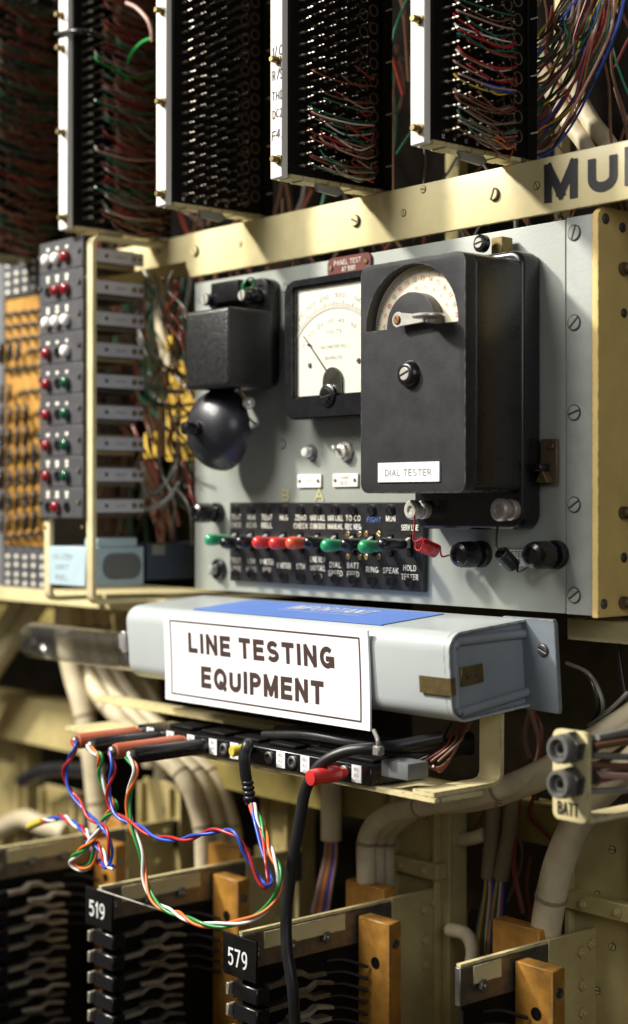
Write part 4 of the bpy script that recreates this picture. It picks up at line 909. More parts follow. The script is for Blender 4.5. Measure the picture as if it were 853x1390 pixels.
# pale blue relay box with its caption and the navy box behind
rb = empty('relay_box', at(85, 797, LY + .002), 'small pale blue box marked STEP MRT REL below the lamp strip', 'box')
yb0 = LY + .004
x0, x1 = fx(66, yb0), fx(106, yb0); z0, z1 = fz(85, 795, yb0), fz(85, 742, yb0)
m = MB(); m.box(x0, x1 + .012, yb0, yb0 + .062, z0, z1, .001, 1); obj('case', m, bluebox_m, rb)
m = MB(); m.box(x1 - .008, x1 + .0118, yb0 + .012, yb0 + .055, z1 + .0002, z1 + .008, .001, 1); obj('lid', m, bluebox_m, rb)
m = MB(); m.prism(rrect(yb0 + .018, yb0 + .058, z0 + .006, z1 - .006, .010, 4), 'x', x1 + .0122, x1 + .0135); obj('side_plate', m, slate_m, rb)
for t, v0, v1, u0, u1 in (('1/2 STEP', 752, 759, 72, 98), ('MRT', 766, 773, 76, 93), ('REL', 780, 787, 76, 92)): ptext(t, rb, greyprint_m, u0, u1, v0, v1, yb0 - .0004)
nb_ = empty('relay_box', at(226, 790, .0), 'long dark navy box behind the pale blue one, ending at the grey panel', 'box')
m = MB(); m.box(x1 - .02, x1 + .0122, yb0 + .066, .10, z0 + .004, z1 + .002, .001, 1); obj('case', m, navy_m, nb_)
m = MB(); m.box(x1 + .0123, x1 + .0135, yb0 + .070, yb0 + .084, z1 - .008, z1 + .001); obj('tab', m, gcable_m, nb_)
# rail under the lamp unit
r3 = empty('rack_rail', at(130, 820, -.02), 'olive cream rail under the lamp strip and relay boxes', 'rail')
m = MB(); m.box(fx(-260, -.02), fx(262, -.02), -.02, -.016, fz(130, 826, -.02), fz(130, 806, -.02), .0005, 1); m.box(fx(-260, -.02), fx(262, -.02), -.0158, .1, fz(130, 808, -.02), fz(130, 806, -.02)); obj('web', m, cream_m, r3)

# ------------------------------------------------------------------ jack field at the far left
JY = -.016
jf = empty('jack_field', at(20, 800, JY), 'blurred orange wooden jack field with black rings at the left edge', 'jack field')
jx = [fx(8 + 11.6 * k, JY) for k in range(6)]
for k in range(5):
    m = MB(); m.box(jx[k], jx[k + 1] - .0008, JY, JY + .006, fz(30, 741, JY), fz(30, 404, JY), .0006, 1); obj('wood_strip', m, owood_m, jf)
    for v0, v1 in ((352, 402), (743, 799)):
        m = MB(); m.box(jx[k], jx[k + 1] - .0008, JY - .002, JY + .004, fz(30, v1, JY), fz(30, v0, JY), .0005, 1); cd = obj('caption_card', m, dgrey_m, jf)
        for q in range(4): put('white_mark', DASH, cd, ((jx[k] + jx[k + 1]) / 2, JY - .0022, fz(30, v1 - 8 - q * 12 + random.uniform(-1, 1), JY)), None, (1.4, 1, 2.2))
m = MB(); m.box(fx(-70, JY), jx[0] - .001, JY - .002, JY + .006, fz(0, 800, JY), fz(0, 350, JY), .0006, 1); obj('edge_plate', m, slate_m, jf)
m = MB(); rp = [Vector((.0078 * math.cos(2 * math.pi * i / 20), -.004 * math.cos(2 * math.pi * i / 20), .0092 * math.sin(2 * math.pi * i / 20))) for i in range(21)]
m.tube(rp, .0021, 7); LOOP = m.mesh('cord_ring', rubber_m, 60)
m = MB(); m.lathe([(.003, 0), (.003, .006), (.0022, .007), (0, .007)], n=10); JACK = m.mesh('jack', dsteel_m)
vr = [(425, 0), (442, 0), (460, 0), (478, 2), (500, 0), (533, 1), (563, 3), (592, 3), (619, 4), (649, 4), (679, 4), (708, 4), (727, 0)]
for v, kk in vr:
    for k in range(5):
        p = at(14 + 11.6 * k - (v - 425) * .004, v + 3 - k * 1.4, JY)
        if kk and k < kk + 1: put('cord_ring', LOOP, jf, p + Vector((0, -.010, 0)), (0, random.uniform(-.1, .1), random.uniform(-.25, .1)), random.uniform(.85, .98))
        else: put('jack', JACK, jf, p)

# ------------------------------------------------------------------ gap between lamp unit and panel: gold plate and wiring
gp = empty('gold_plate', at(240, 620, .06), 'golden yellow plate seen through the wiring left of the bell', 'plate')
for u0, u1, v0, v1 in ((228, 268, 490, 548), (226, 272, 553, 625), (196, 212, 585, 620)):
    m = MB(); m.prism(rrect(fx(u0, .06), fx(u1, .06), fz(240, v1, .06), fz(240, v0, .06), .003, 3), 'y', .06, .063); obj('panel', m, gold_m, gp)
m = MB(); m.lathe([(.011, 0), (.011, .004), (0, .004)], at(229, 462, .055), n=18); obj('disc', m, gold_m, gp)
cf = empty('wiring_loom', at(220, 700, .02), 'grey and green looped wiring between the lamp strip and the panel', 'wires')
for i in range(60):
    u = 196 + random.random() * 66; v = 360 + random.random() * 300; c = random.choice(['grey', 'grey', 'brown', 'dkgreen', 'dred', 'grey', 'brown'])
    y0 = random.uniform(-.01, .05)
    tube_obj('wire', PP([(u - 8, v, y0 - .02), (u + random.uniform(-18, 6), v + 25, y0), (u + random.uniform(-8, 14), v + 55, y0), (u + random.uniform(5, 30), v + 70 + random.uniform(-10, 40), y0 + .02)]), random.choice((.0008, .0010, .0014)), WM[c], cf, k=6, n=6)
for pts, c, r in (([(196, 368, 0), (212, 395, .0), (224, 430, .01), (230, 455, .02)], 'grey', .002), ([(192, 490, -.015), (194, 520, -.01), (206, 545, 0), (228, 550, .02)], 'dkgreen', .0025), ([(192, 500, -.015), (197, 522, -.01), (220, 530, .01), (250, 532, .02)], 'grey', .0025),
                  ([(192, 650, -.015), (200, 672, -.01), (222, 660, 0), (240, 630, .01), (243, 600, .02)], 'grey', .0024), ([(192, 688, -.015), (206, 690, -.01), (228, 678, 0), (244, 655, .01)], 'grey', .0026), ([(198, 380, .0), (190, 410, .0), (194, 450, .01), (215, 490, .02), (255, 515, .03)], 'grey', .0018)):
    tube_obj('wire', PP(pts), r, WM[c], cf)
for pts in ([(240, 545, .05), (241, 585, .05), (238, 625, .05)], [(228, 562, .05), (243, 567, .05), (262, 561, .05)], [(228, 500, .05), (248, 520, .05), (266, 540, .05)], [(236, 605, .05), (262, 600, .05)]):
    tube_obj('wire', PP(pts), .0016, WM['black'], cf)
vm = {}
for i in range(130):
    u = 125 + random.random() * 150; y0 = random.uniform(.07, .14); c = random.choice(['dred', 'brown', 'brown', 'dkgreen', 'black', 'brown', 'black', 'grey'])
    v0 = 330 + random.random() * 350
    vm.setdefault(c, MB()).tube(spline(PP([(u, v0, y0), (u + random.uniform(-12, 12), v0 + 45, y0), (u + random.uniform(-14, 14), v0 + 100, y0)]), 4), .0016, 5)
for c, mm in vm.items(): tag(obj('wire_mass', mm, WM[c], cf, angle=60), None, None, kind='stuff')
m = MB(); m.box(fx(-80, .15), fx(420, .15), .15, .155, 1.23, 1.56); bk = obj('dark_backing', m, dark_m); tag(bk, 'dark board closing the rack behind the lamp strip wiring', 'board')
tag(tube_obj('cable', PP([(226, 360, .05), (222, 400, .05), (223, 440, .055), (235, 500, .06)]), .009, cable_m), 'cream cable stub behind the rail end left of the bell', 'cable')

# ------------------------------------------------------------------ jack strip with plugs
SYF = -.092
js = empty('jack_strip', (fx(345, SYF), SYF + .03, fz(345, 1036, SYF)), 'long black jack strip with small white number labels on the shelf below the sign', 'jack strip')
jx0, jx1 = fx(187, SYF), fx(503, SYF); jz1 = fz(345, 1012, SYF); jz0 = fz(345, 1037, SYF)
m = MB(); m.box(jx0, jx1, SYF, SYF + .034, jz0, jz1, .0008, 1); obj('body', m, bake_m, js)
for k in range(6): 
    xx = jx0 + .03 + k * .042; m = MB(); m.box(xx, xx + .030, SYF + .010, SYF + .032, jz1 + .0001, jz1 + .0028, .0008, 1); obj('top_cap', m, blk_m, js)
lu_ = [205, 232, 260, 290, 319, 350, 382, 415, 450, 485]
hu_ = [191, 219, 247, 275, 305, 335, 366, 398, 434, 468]
for i, u in enumerate(lu_):
    if i in (5, 8): continue
    x = fx(u, SYF); m = MB(); m.box(x - .0048, x + .0048, SYF - .0001, SYF - .0007, jz0 + .0012, jz1 - .0006); lp = obj('label', m, paper_m, js)
    for q, t in enumerate(('MU', 'A%d' % (i % 5 + 1), str(i + 1))): text(t, lp, greyprint_m, x - .0022, x + .0022, jz1 - .0045 - q * .0042, jz1 - .0018 - q * .0042, SYF - .0011)
zc3 = (jz0 + jz1) / 2
m = MB(); m.lathe([(.0046, 0), (.0046, .0014), (.0036, .002), (.0028, .002), (.0028, .0002), (0, .0002)], n=18); SOCK = m.mesh('socket', dsteel_m)
for u in hu_: put('socket', SOCK, js, (fx(u, SYF), SYF, zc3))
# shelf and brackets
sh = empty('shelf', (fx(345, SYF), SYF + .04, jz0 - .004), 'cream painted shelf and bent bracket bar carrying the jack strip', 'shelf')
m = MB(); m.box(fx(138, -.05), jx1 + .058, SYF + .004, SYF + .009, jz0 - .0042, jz0 - .0002, .0005, 1); m.box(fx(138, -.05), jx1 + .058, SYF + .0092, SYF + .05, jz0 - .0040, jz0 - .0004); obj('board', m, cream_m, sh)
m = MB(); m.box(fx(135, -.04), fx(400, -.04), -.046, -.03, jz1 + .002, jz1 + .0075, .0006, 1); obj('rear_lip', m, cream_m, sh)
bxx = jx1 + .047
zB = jz0 + .0015
P = [Vector((bxx, SYF + .004, zB)), Vector((bxx, -.030, zB)), Vector((bxx, -.024, zB + .0015)), Vector((bxx, -.0215, zB + .006)), Vector((bxx, -.021, zB + .06))]
m = MB(); m.ribbon(P, (1, 0, 0), .020, .0032); obj('bracket', m, cream_m, sh, angle=30)
# grey end block, cable tie, black cables lying behind
eb = MB(); eb.box(fx(514, SYF), fx(551, SYF), SYF + .002, SYF + .022, fz(530, 1057, SYF), fz(530, 1034, SYF), .0015, 2); o = obj('end_block', eb, slate_m); tag(o, 'small slate grey block at the right end of the jack strip', 'block')
hb = empty('cable_bunch', at(470, 1010, -.06), 'bunch of black cables lying under the sign behind the jack strip', 'cables')
for i in range(7):
    dz = random.uniform(-.004, .006); yy = -.055 + random.uniform(-.02, .012)
    o = tube_obj('cable', [at(352 + i * 4, 1002, yy) + Vector((0, 0, dz)), at(420, 1003, yy - .004) + Vector((0, 0, dz)), at(490, 1014, yy) + Vector((0, 0, dz)), at(560, 1016 + i, yy + .01) + Vector((0, 0, dz)), at(640, 1000 + i * 3, yy + .06)], .0042, rubber_m, hb)
o = tube_obj('cable_tie', PP([(508, 992, -.088), (513, 1004, -.096), (514, 1016, -.096)]), .0016, WM['grey']); tag(o, 'pale grey cable tie round the black cables by the sign corner', 'cable tie')
m = MB(); p = at(514, 1018, -.096); m.box(p.x - .0035, p.x + .0035, p.y - .003, p.y + .003, p.z - .004, p.z + .003, .001, 1); W[o] = Vector(o.location); obj('buckle', m, WM['grey'], o)
tw = empty('wire_bunch', at(600, 1030, -.05), 'thin brown wires looping behind the shelf under the right end of the box', 'wires')
for i in range(8):
    o = tube_obj('wire', PP([(560 + i * 5, 1034, -.06), (590 + i * 5, 1020 - i * 2, -.05), (604 + i * 4, 990, -.03), (622 + i * 4, 966, -.02)]) if i % 2 else PP([(570 + i * 3, 1040, -.07), (600, 1040 + i, -.06), (622, 1010, -.04), (626 + i, 970, -.02)]), .0009, WM[random.choice(['brown', 'dred', 'pink', 'brown', 'black'])], tw)

def plug(u, mat, label, ln=.062, r=.0061):
    b = Vector((fx(u, SYF), SYF - .001, zc3))
    ax = Vector((-.05, -1, -.02)).normalized()
    g = empty('plug', b, label, 'plug', 'plugs in the jack strip')
    m = MB(); m.lathe([(r * .75, 0), (r * .75, .004), (r, .0045), (r, ln - .003), (r * .93, ln - .0008), (r * .7, ln), (r * .62, ln - .0006)], b, ax, 20); obj('sleeve', m, mat, g)
    m = MB(); m.lathe([(r * .7, ln - .002), (r * .66, ln + .003), (r * .4, ln + .0042), (0, ln + .0042)], b, ax, 12); obj('ferrule', m, dsteel_m, g)
    return b + ax * (ln + .004)
t1 = plug(191, brownplug_m, 'red brown plug at the far left end of the jack strip', .058)
t2 = plug(219, bake_m, 'black plug between the two red brown plugs')
t3 = plug(252, brownplug_m, 'red brown plug between the two black plugs', .064)
t4 = plug(280, bake_m, 'black plug nearest the sign, with green, orange and white wires', .066)
b = Vector((fx(470, SYF), SYF - .001, zc3)); g = empty('plug', b, 'short bright red plug near the right end of the jack strip', 'plug', 'plugs in the jack strip')
ax = Vector((-.05, -1, -.02)).normalized(); m = MB(); m.lathe([(.0034, 0), (.0036, .004), (.0044, .005), (.0056, .008), (.0058, .028), (.0052, .031), (0, .032)], b, ax, 20); obj('sleeve', m, red_m, g, angle=50)

# twisted wires
def twist(name, pts, cols, label, wr=.00122, off=.00135, pitch=.046, k=9, wob=0.0):
    path = spline(pts, k)
    # even resampling
    d = [0]
    for a, b_ in zip(path, path[1:]): d.append(d[-1] + (b_ - a).length)
    n = max(8, int(d[-1] / .0022)); ev = []; j = 0
    for i in range(n + 1):
        s_ = d[-1] * i / n
        while j < len(d) - 2 and d[j + 1] < s_: j += 1
        t = (s_ - d[j]) / max(1e-9, d[j + 1] - d[j]); ev.append(path[j].lerp(path[j + 1], t))
    wv = [Vector((random.uniform(2, 5), random.uniform(0, 6), 0)) for _ in range(6)]
    for i, p in enumerate(ev):
        s_ = d[-1] * i / n; e = min(1, s_ / .02, (d[-1] - s_) / .02)
        ev[i] = p + Vector([e * .0011 * (math.sin(s_ * 52 * wv[q].x / 3 + wv[q].y) + .6 * math.sin(s_ * 118 + wv[q + 3].y)) for q in range(3)])
    R = frames(ev); g = empty(name, ev[-1], label, 'wire')
    ph0 = random.random() * 6
    for q, c in enumerate(cols):
        P = []
        for i, (p, (a, b_)) in enumerate(zip(ev, R)):
            s_ = d[-1] * i / n; th = ph0 + 2 * math.pi * (q / len(cols) + s_ / pitch + .12 * math.sin(s_ * 37 + ph0) + .16 * math.sin(s_ * 15 + 2 * ph0)); P.append(p + (a * math.cos(th) + b_ * math.sin(th)) * off)
        m = MB(); m.tube(P, wr, 7); obj('strand', m, WM[c], g, angle=60)
    return g
yw = t4.y
twist('twisted_wire', [t1] + PP([(104, 1014, yw), (91, 1042, yw + .004), (96, 1078, yw + .004), (120, 1104, yw), (142, 1128, yw - .006), (151, 1158, yw - .004), (147, 1178, yw), (132, 1164, yw + .006), (118, 1140, yw + .006)]), ['red', 'blue'], 'red and blue twisted wire from the leftmost red brown plug')
twist('twisted_wire', [t2] + PP([(136, 1030, yw), (134, 1052, yw + .002), (146, 1078, yw + .006), (157, 1093, yw + .008), (146, 1108, yw + .006), (130, 1135, yw), (104, 1158, yw - .004), (94, 1172, yw - .003), (108, 1180, yw), (128, 1172, yw + .002), (130, 1150, yw + .002), (124, 1138, yw + .004)]), ['green', 'orange', 'white'], 'green, orange and white wire looped into a knot below the left plugs', off=.00155)
twist('twisted_wire', [t3] + PP([(156, 1042, yw), (148, 1070, yw), (153, 1096, yw), (180, 1122, yw - .004), (228, 1138, yw - .006), (280, 1131, yw - .004), (318, 1134, yw - .002), (334, 1158, yw), (347, 1190, yw + .002), (358, 1204, yw + .004), (364, 1192, yw + .012), (360, 1162, yw + .02), (350, 1124, yw + .03), (341, 1092, yw + .036)]), ['red', 'blue'], 'red and blue twisted wire sagging from plug to the black cable', pitch=.055)
twist('twisted_wire', [t4] + PP([(186, 1046, yw), (174, 1078, yw), (178, 1112, yw), (190, 1150, yw - .002), (197, 1196, yw - .004), (216, 1230, yw - .006), (262, 1250, yw - .006), (312, 1255, yw), (348, 1240, yw + .006), (372, 1212, yw + .014), (378, 1180, yw + .02), (362, 1136, yw + .03), (343, 1092, yw + .036)]), ['green', 'orange', 'white'], 'green, orange and white wire hanging in the longest loop over the number plates', pitch=.058, off=.00155)
twist('twisted_wire', PP([(56, 1115, yw + .03), (72, 1110, yw + .025), (96, 1114, yw + .016), (118, 1128, yw + .008), (134, 1152, yw), (146, 1174, yw - .002), (155, 1177, yw - .004)]), ['red', 'blue', 'white'], 'red, blue and white wire arching from the yellow sleeve at far left', off=.00155)
o = tube_obj('yellow_sleeve', PP([(40, 1122, yw + .038), (49, 1118, yw + .034), (59, 1114, yw + .029)]), .0032, WM['yellow']); tag(o, 'short yellow sleeve at the end of a wire above the left switch bank', 'sleeve')
bc = empty('cable', at(338, 1010, -.09), 'black cable with yellow collar hanging from the jack strip into coloured wires', 'cable')
hx = fx(338, SYF)
tube_obj('sheath', [Vector((hx + .002, SYF - .003, zc3 + .004))] + PP([(337, 1010, SYF - .018), (333, 1024, SYF - .022), (333, 1046, SYF - .022), (337, 1070, SYF - .02), (340, 1092, SYF - .02)]), lambda t: .0042 if t < .72 else .0036, rubber_m, bc, k=10, n=12)
m = MB(); m.lathe([(.0038, 0), (.0042, .001), (.0042, .015), (.0036, .016)], Vector((hx + .002, SYF - .001, zc3 + .004)), Vector((-.1, -1, -.02)), 16); obj('collar', m, WM['yellow'], bc)
for i in range(4):
    pz = at(336 + i, 1060 + i * 7, SYF - .0205); m = MB(); m.lathe([(.0040, 0), (.0046, .0008), (.0046, .0022), (.004, .003)], pz, Vector((.1, 0, -1)), 14); obj('tape_turn', m, WM['black'], bc)
o = tube_obj('cable', PP([(600, 1000, -.05), (540, 1012, -.075), (505, 1016, -.095), (468, 1021, -.105), (436, 1038, -.112), (416, 1070, -.116), (407, 1115, -.118), (396, 1180, -.120), (389, 1240, -.122), (390, 1290, -.124), (398, 1345, -.124), (402, 1420, -.12)]), .0041, rubber_m, None, k=10, n=14)
tag(o, 'thick black cable falling from the jack strip past the 579 plate', 'cable')

# ------------------------------------------------------------------ battery socket bracket at the right
BB = -.075
bt = empty('socket_bracket', at(775, 1113, BB), 'cream bracket marked BATT with two large round sockets', 'bracket')
x0, x1 = fx(750, BB), fx(798, BB); z0, z1 = fz(772, 1115, BB), fz(772, 991, BB)
m = MB(); m.prism(rrect(x0, x1, z0, z1, .005, 4), 'y', BB, BB + .004, .0008); obj('plate', m, cream_m, bt)
m = MB(); m.box(x0 + .012, x1, BB + .0042, BB + .12, z0, z0 + .0035, .0004, 1); obj('arm', m, cream_m, bt)
for v in (1014, 1061):
    p = at(780, v, BB); m = MB(); m.prism([(p.x + .0102 * math.cos(rad(60 * i + 20)), p.z + .0102 * math.sin(rad(60 * i + 20))) for i in range(6)], 'y', BB - .0002, BB - .009, .0008, 1); nu = obj('nut', m, dsteel_m, bt)
    m = MB(); m.lathe([(.0086, .008), (.009, .009), (.0087, .0155), (.008, .0165), (.0064, .0165), (.006, .012), (.0042, .012), (.0042, .0135), (.003, .0135), (.0028, .002), (0, .002)], p, n=26); obj('socket', m, M('socket_grey%d' % v, (.25, .245, .23), .45, metal=.55, var=.2, bump=.1), nu)
    m = MB(); m.lathe([(.006, 0), (.006, .012), (.004, .02), (.004, .1)], p + Vector((0, .0042, 0)), 'y', 14, 1); obj('tail', m, dsteel_m, bt)
ptext('BATT', bt, ink_m, 757, 785, 1089, 1107, BB - .0005, bold=.13)
ld_ = empty('wire_bunch', at(800, 1060, BB + .02), 'short grey and red leads running back from the BATT sockets', 'wires')
for i in range(7):
    v = 1000 + i * 13; o = tube_obj('wire', [Vector((x1 - .002 - .002 * i, BB + .012, fz(770, v, BB))), Vector((x1 + .004, BB + .05, fz(770, v + random.uniform(-8, 8), BB))), Vector((x1 + .012, BB + .12, fz(770, v + random.uniform(-15, 5), BB))), Vector((x1 + .03, BB + .2, fz(770, v - 20, BB)))], .0022 if i != 5 else .0014, WM[['grey', 'brown', 'grey', 'brown', 'pink', 'dred', 'grey'][i]], ld_)

# ------------------------------------------------------------------ selector banks with number plates
BF = -.12
def bank(L0, num, label, f0=0.):
    xs_ = L0 + .0185; zt_ = .9875; g = empty('switch_bank', (xs_, BF + .08, .86), label, 'switch bank', 'numbered switch banks')
    if num:
        m = MB(); m.box(L0, L0 + .0385, BF - .003, BF - .0008, zt_ - .030, zt_, .0004, 1); npl = obj('number_plate', m, blk_m, g)
        text(num, npl, engw_m, L0 + .0065, L0 + .029, zt_ - .0225, zt_ - .0095, BF - .0034, bold=.13)
    m = MB(); m.box(xs_ - .005, xs_, BF + f0, BF + .215, zt_ - .026, zt_, .0005, 1); obj('side_plate', m, dsteel_m, g)
    m = MB(); m.box(xs_ - .0045, xs_ - .0005, BF + f0 + .001, BF + .214, zt_ + .0002, zt_ + .0022); obj('top_edge', m, cream_m, g)
    m = MB(); m.box(xs_ + .0002, xs_ + .0014, BF + max(.02, f0 + .012), BF + .100, zt_ - .013, zt_ - .0006, .0003, 1); obj('cream_band', m, cream_m, g)
    for q in [v_ for v_ in (.012, .046, .080) if v_ > f0]: bolt(g, Vector((xs_ + .0014, BF + q, zt_ - .015)), .0046, 'steel', 'right')
    # varnished blocks standing out to the side
    m = MB(); m.box(xs_ + .002, xs_ + .036, BF + .112, BF + .126, .84, zt_ - .004, .001, 1); wbk = obj('wood_block', m, wood_m, g)
    m = MB(); m.lathe([(.0035, 0), (.0035, .0012), (.0028, .0012), (.0026, .0004), (0, .0004)], Vector((xs_ + .036, BF + .119, zt_ - .020)), 'x', 12, 1); obj('bolt', m, dsteel_m, wbk)
    m = MB(); m.lathe([(.0045, 0), (.0045, .0006), (.003, .0006), (.003, .0002), (0, .0002)], Vector((xs_ + .022, BF + .112, zt_ - .036)), n=12); obj('bore', m, blk_m, wbk)
    m = MB(); m.box(xs_ - .052, xs_ - .007, BF + .148, BF + .162, .88, zt_ + .0085, .001, 1); obj('wood_block', m, wood_m, g)
    # grey end plate bolted to the upright
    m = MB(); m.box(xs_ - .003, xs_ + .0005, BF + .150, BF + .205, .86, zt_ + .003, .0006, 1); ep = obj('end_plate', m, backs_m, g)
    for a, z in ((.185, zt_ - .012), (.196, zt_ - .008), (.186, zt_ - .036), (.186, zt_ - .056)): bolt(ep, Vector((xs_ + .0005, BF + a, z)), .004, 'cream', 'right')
    # black backing and rows of contact springs
    m = MB(); m.box(xs_ - .004, xs_ - .001, BF + f0 + .004, BF + .125, .76, zt_ - .027); obj('board', m, blk_m, g)
    for i in range(11 if not f0 else 0):
        z = zt_ - .040 - i * .0165 + random.uniform(-.0012, .0012)
        m = MB(); m.box(xs_ - .010, xs_ + .018, BF - .001, BF + .012, z - .006, z + .006, .001, 1); obj('comb_block', m, bake_m, g)
        m = MB(); m.box(xs_ - .014, xs_ - .0105, BF - .004, BF + .004, z - .004, z + .005, .0006, 1); obj('spring_tip', m, spring_m, g)
        m = MB(); m.prism([(BF + .012, z + .003), (BF + .034, z + .004), (BF + .040, z + .008), (BF + .052, z + .0075), (BF + .058, z + .003), (BF + .075, z + .002), (BF + .075, z - .001), (BF + .058, z - .001), (BF + .050, z + .0035), (BF + .041, z + .004), (BF + .034, z), (BF + .012, z - .001)], 'x', xs_ + .004 + random.uniform(-.002, .002), xs_ + .0125 + random.uniform(-.003, .001), .0004, 1); sp_ = obj('contact_spring', m, spring_m if random.random() < .6 else dsteel_m, g); sp_.location.y += random.uniform(-.003, .003); sp_.location.z += random.uniform(-.001, .001)
        m = MB(); m.prism([(BF + .030, z - .003), (BF + .048, z - .004), (BF + .056, z - .0005), (BF + .072, z - .004), (BF + .072, z - .0065), (BF + .056, z - .0035), (BF + .048, z - .0075), (BF + .030, z - .006)], 'x', xs_ + .0135, xs_ + .019 + random.uniform(-.001, .002), .0004, 1); sp_ = obj('contact_spring', m, spring_m if random.random() < .5 else dsteel_m, g); sp_.location.y += random.uniform(-.004, .004); sp_.location.z += random.uniform(-.0012, .0012)
    for i in range(6):
        tube_obj('spring_wire', [Vector((xs_ + .004, BF + .078, zt_ - .032 - i * .009)), Vector((xs_ + .008, BF + .092, zt_ - .033 - i * .009)), Vector((xs_ + .016, BF + .110, zt_ - .040 - i * .009))], .0014, WM['black'], g, k=5, n=6)
    return g
L5 = fx(120, BF); L57 = fx(307, BF); stp = L57 - L5
bank(L5, '519', 'switch bank with plate 519 under the knot of coloured wires')
bank(L57, '579', 'switch bank with plate 579 where the thick black cable falls past')
bank(L5 - stp, None, 'switch bank with bare front at the lower left corner')
bank(L57 + stp - .023, None, 'switch bank at the lower right under the BATT bracket', .06)
o = MB(); o.tube([Vector((L5 + .02, BF - .004, .9885)), Vector((fx(258, BF), BF - .004, .9885))], .0006, 6); tag(obj('rod', o, nickel_m), 'thin bright rod running right from the 519 plate', 'rod')

# ------------------------------------------------------------------ frame and cables deep in the rack, below
def post_v(u0, u1, v1, y, label, v0=1500, mat=backs_m, d=.02, cap=True):
    x0, x1 = fx(u0, y), fx(u1, y); z1 = fz((u0 + u1) / 2, v1, y); z0 = max(.6, fz((u0 + u1) / 2, v0, y))
    g = empty('rack_post', ((x0 + x1) / 2, y, z0), label, 'post', 'cream posts below the panel')
    m = MB(); m.box(x0, x1, y, y + .004, z0, z1, .0006, 1); m.box(x1 - .004, x1, y + .0042, y + d, z0, z1); obj('channel', m, mat, g)
    for xa_2, xb_2 in ((x0 - .001, x0 + .004), (x1 - .012, x1 - .0085)):
        m = MB(); m.box(xa_2, xb_2, y - .007, y - .0003, z0, z1 - .004, .0006, 1); obj('flange', m, mat, g)
    for q in range(6):
        if z1 - .03 - q * .035 > z0: screw(g, Vector((x0 + (x1 - x0) * (.35 if q % 2 else .55), y, z1 - .028 - q * .035)), .0026, 'cream', turn=q, h=.7)
    if cap:
        m = MB(); m.box(x0 - .004, x1 - .002, y - .012, y - .0004, z1 - .075, z1 - .062, .001, 1); br = obj('cross_clip', m, mat, g)
        for q in (.3, .75): bolt(br, Vector((x0 + (x1 - x0) * q, y - .012, z1 - .0685)), .0036, 'cream')
    return g
YP = .082
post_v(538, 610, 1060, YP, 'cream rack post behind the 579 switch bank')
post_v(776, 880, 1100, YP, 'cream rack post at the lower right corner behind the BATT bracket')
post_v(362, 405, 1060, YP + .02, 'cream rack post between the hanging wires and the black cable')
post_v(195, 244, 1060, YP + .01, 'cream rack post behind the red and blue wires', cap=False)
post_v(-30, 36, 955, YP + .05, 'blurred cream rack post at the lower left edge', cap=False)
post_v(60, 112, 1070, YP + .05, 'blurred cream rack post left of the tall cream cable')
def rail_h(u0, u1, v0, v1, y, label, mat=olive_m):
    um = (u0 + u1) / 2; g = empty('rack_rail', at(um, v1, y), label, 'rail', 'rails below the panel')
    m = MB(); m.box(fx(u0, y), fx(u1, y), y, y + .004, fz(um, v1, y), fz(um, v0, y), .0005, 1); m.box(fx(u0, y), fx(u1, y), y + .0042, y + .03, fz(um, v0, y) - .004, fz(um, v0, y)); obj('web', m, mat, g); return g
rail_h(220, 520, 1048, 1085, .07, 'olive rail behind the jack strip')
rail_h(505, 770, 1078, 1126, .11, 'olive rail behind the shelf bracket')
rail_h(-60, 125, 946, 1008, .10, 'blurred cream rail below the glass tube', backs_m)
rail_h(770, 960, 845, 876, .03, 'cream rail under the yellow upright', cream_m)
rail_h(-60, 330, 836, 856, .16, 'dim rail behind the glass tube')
m = MB(); m.box(fx(560, .17), fx(1000, .17), .17, .175, .95, 1.24); tag(obj('dark_backing', m, M('brown_board', (.055, .04, .018), .7, var=.3)), 'dim brown board behind the grey box end', 'board')
tie_m = M('lacing_cord', (.30, .24, .15), .7, var=.2)
def cable(pts, r, label, mat=cable_m, group=None, k=9, ties=()):
    o = tag(tube_obj('cable', PP(pts), r, mat, None, k=k, n=14), label, 'cable', group); P = spline(PP(pts), k)
    for t in ties:
        i = int(t * (len(P) - 2)); m = MB(); ax = P[i + 1] - P[i]
        m.lathe([(r * .98, -.0016), (r * 1.07, -.0012), (r * 1.07, .0012), (r * .98, .0016)], P[i], ax, 16); obj('tie', m, tie_m, o)
    return o
for i in range(3):
    du = i * 13
    cable([(900, 940 + i * 8, .07), (800, 1006 + i * 8, .03), (728, 1050 + i * 5, .01), (650, 1080 + i * 3, .004 + i * .012), (578, 1093, .012 + i * .014), (526 + du, 1106, .028 + i * .016), (500 + du, 1135, .035 + i * .016), (498 + du, 1190, .035 + i * .016), (500 + du, 1260, .05 + i * .016), (505 + du, 1400, .06 + i * .016)], .0080,
          ('front', 'middle', 'rear')[i] + ' one of three cream cables bending down behind the 579 bank', ties=(.30, .47, .70))
cable([(900, 1000, .06), (842, 1050, .045), (800, 1092, .04), (772, 1140, .04), (752, 1200, .04), (738, 1290, .045), (733, 1400, .05)], .0112, 'thick cream cable falling behind the BATT plate', ties=(.72,))
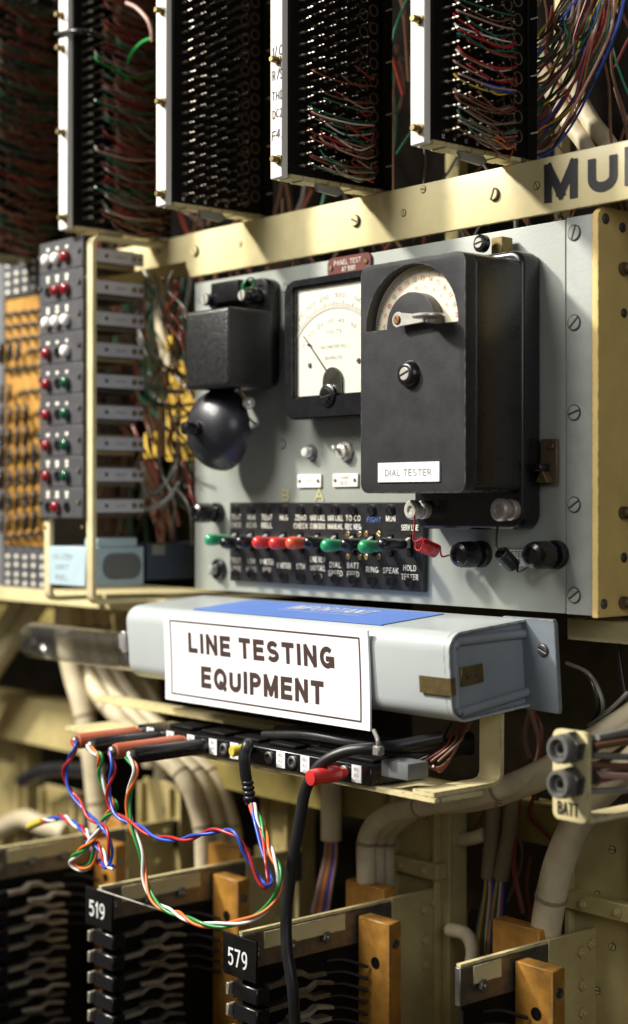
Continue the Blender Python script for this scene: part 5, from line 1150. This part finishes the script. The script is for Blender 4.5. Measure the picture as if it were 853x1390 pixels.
for uo, lab in ((0, 'left one of two drab cables hanging right of the 579 bank'), (20, 'right one of two drab cables hanging right of the 579 bank')):
    g = empty('cable', at(665 + uo, 1190, .09), lab, 'cable')
    tube_obj('sheath', PP([(672 + uo * 1.3, 1060, .09), (670 + uo * 1.2, 1120, .09), (664 + uo * .8, 1192, .09)]), .0066, M('drab_cable%d' % uo, (.22, .18, .10), .6, var=.2, stain=.3), g, n=12)
    for i in range(7):
        tube_obj('wire', PP([(664 + uo * .8 - 4 + i * 1.3, 1188, .09), (662 + uo * .7 - 5 + i * 2, 1215, .088), (656 + uo * .7 - 7 + i * 3, 1260, .088), (650 + uo * .7 - 9 + i * 4, 1330, .09)]), .001, WM[['grey', 'yellow', 'brown', 'dkgreen', 'white', 'orange', 'blue'][i]], g, n=5)
# conduit with a wire tail behind the red plug
g = empty('conduit', at(450, 1140, .06), 'cream conduit with wires emerging behind the short red plug', 'conduit')
tube_obj('pipe', PP([(450, 1030, .06), (450, 1085, .06), (450, 1140, .06)]), .0088, cable_m, g, n=16)
for i in range(8): tube_obj('wire', PP([(444 + i * 1.7, 1135, .06), (441 + i * 2.2, 1165, .06), (433 + i * 2.6, 1200, .06), (424 + i * 3, 1240, .06)]), .0013, WM[['pink', 'grey', 'brown', 'orange', 'grey', 'dred', 'blue', 'pink'][i]], g, n=5)
# left hand cables
for i, (u, lab) in enumerate(((88, 'leftmost of the cream cables curving down behind the glass tube'), (106, 'second cream cable from the left behind the glass tube'), (126, 'third cream cable from the left behind the glass tube'), (146, 'rightmost of the cream cables curving behind the glass tube'))):
    y = .03 + i * .016
    if i == 0: pts = [(90, 800, y), (88, 850, y), (98, 910, y), (112, 960, y), (124, 1020, y), (132, 1090, y), (142, 1170, y), (150, 1280, y), (152, 1400, y)]
    else: pts = [(u - 6, 790, y), (u - 6, 840, y), (u + 6, 900, y), (u + 34, 950, y - .005), (u + 82, 1000, y - .01), (u + 140, 1050, y - .01), (u + 166, 1110, y), (u + 172, 1180, y), (u + 174, 1400, y)]
    cable(pts, .0105 if i == 0 else .0088, lab, ties=(.16, .42, .64, .8))
cable([(165, 800, .11), (168, 860, .11), (190, 920, .11), (214, 970, .11), (222, 1060, .11)], .009, 'dim cream cable between the glass tube and the sign')
for i, lab in enumerate(('upper of two cream conduits slanting at the left edge', 'lower of two cream conduits slanting at the left edge')):
    cable([(66 - i * 26, 800, .06), (32 - i * 24, 850, .06), (-6 - i * 20, 905, .06), (-56 - i * 20, 985, .06)], .0105, lab, pale_m)
cable([(205, 900, .14), (206, 960, .14), (206, 1040, .14)], .010, 'cream pipe standing behind the lower left corner of the sign')
for pts, lab, c in (([(-10, 1130, .12), (30, 1112, .12), (56, 1120, .11), (90, 1130, .12)], 'cream hose elbow at the lower left', cable_m), ([(30, 1060, .10), (60, 1046, .10), (110, 1045, .10), (150, 1050, .10)], 'black hose crossing at the lower left', rubber_m)):
    cable(pts, .011 if c is cable_m else .008, lab, c)
# loose dark wires in the rack depths
dk = empty('wiring_loom', at(720, 1150, .14), 'dark red and black loose wires deep in the rack at lower right', 'wires')
for i in range(16):
    u = 600 + random.random() * 180; v = 880 + random.random() * 340; y0 = random.uniform(.09, .15)
    tube_obj('wire', PP([(u, v, y0), (u + random.uniform(-14, 24), v + 40, y0), (u + random.uniform(-20, 30), v + 90, y0), (u + random.uniform(-30, 20), v + 150, y0)]), random.choice((.001, .0014, .002)), WM[random.choice(['dred', 'black', 'brown', 'dred', 'black'])], dk, k=6, n=5)
for pts in ([(790, 905, .06), (806, 930, .05), (812, 960, .05), (800, 985, .05)], [(770, 900, .06), (800, 915, .05), (818, 950, .05), (816, 985, .05)], [(853, 940, .05), (826, 965, .04), (800, 985, .04)], [(838, 860, .05), (842, 900, .05), (850, 950, .05)]):
    tube_obj('wire', PP(pts), .0016, WM[random.choice(['black', 'brown', 'grey'])], dk)
for pts in ([(612, 1140, .10), (640, 1138, .09), (660, 1132, .09)], [(610, 1262, .07), (632, 1268, .07), (642, 1290, .07), (636, 1330, .07)]):
    tube_obj('wire', PP(pts), .0055, cable_m, dk, n=10)
bpy.context.view_layer.update()
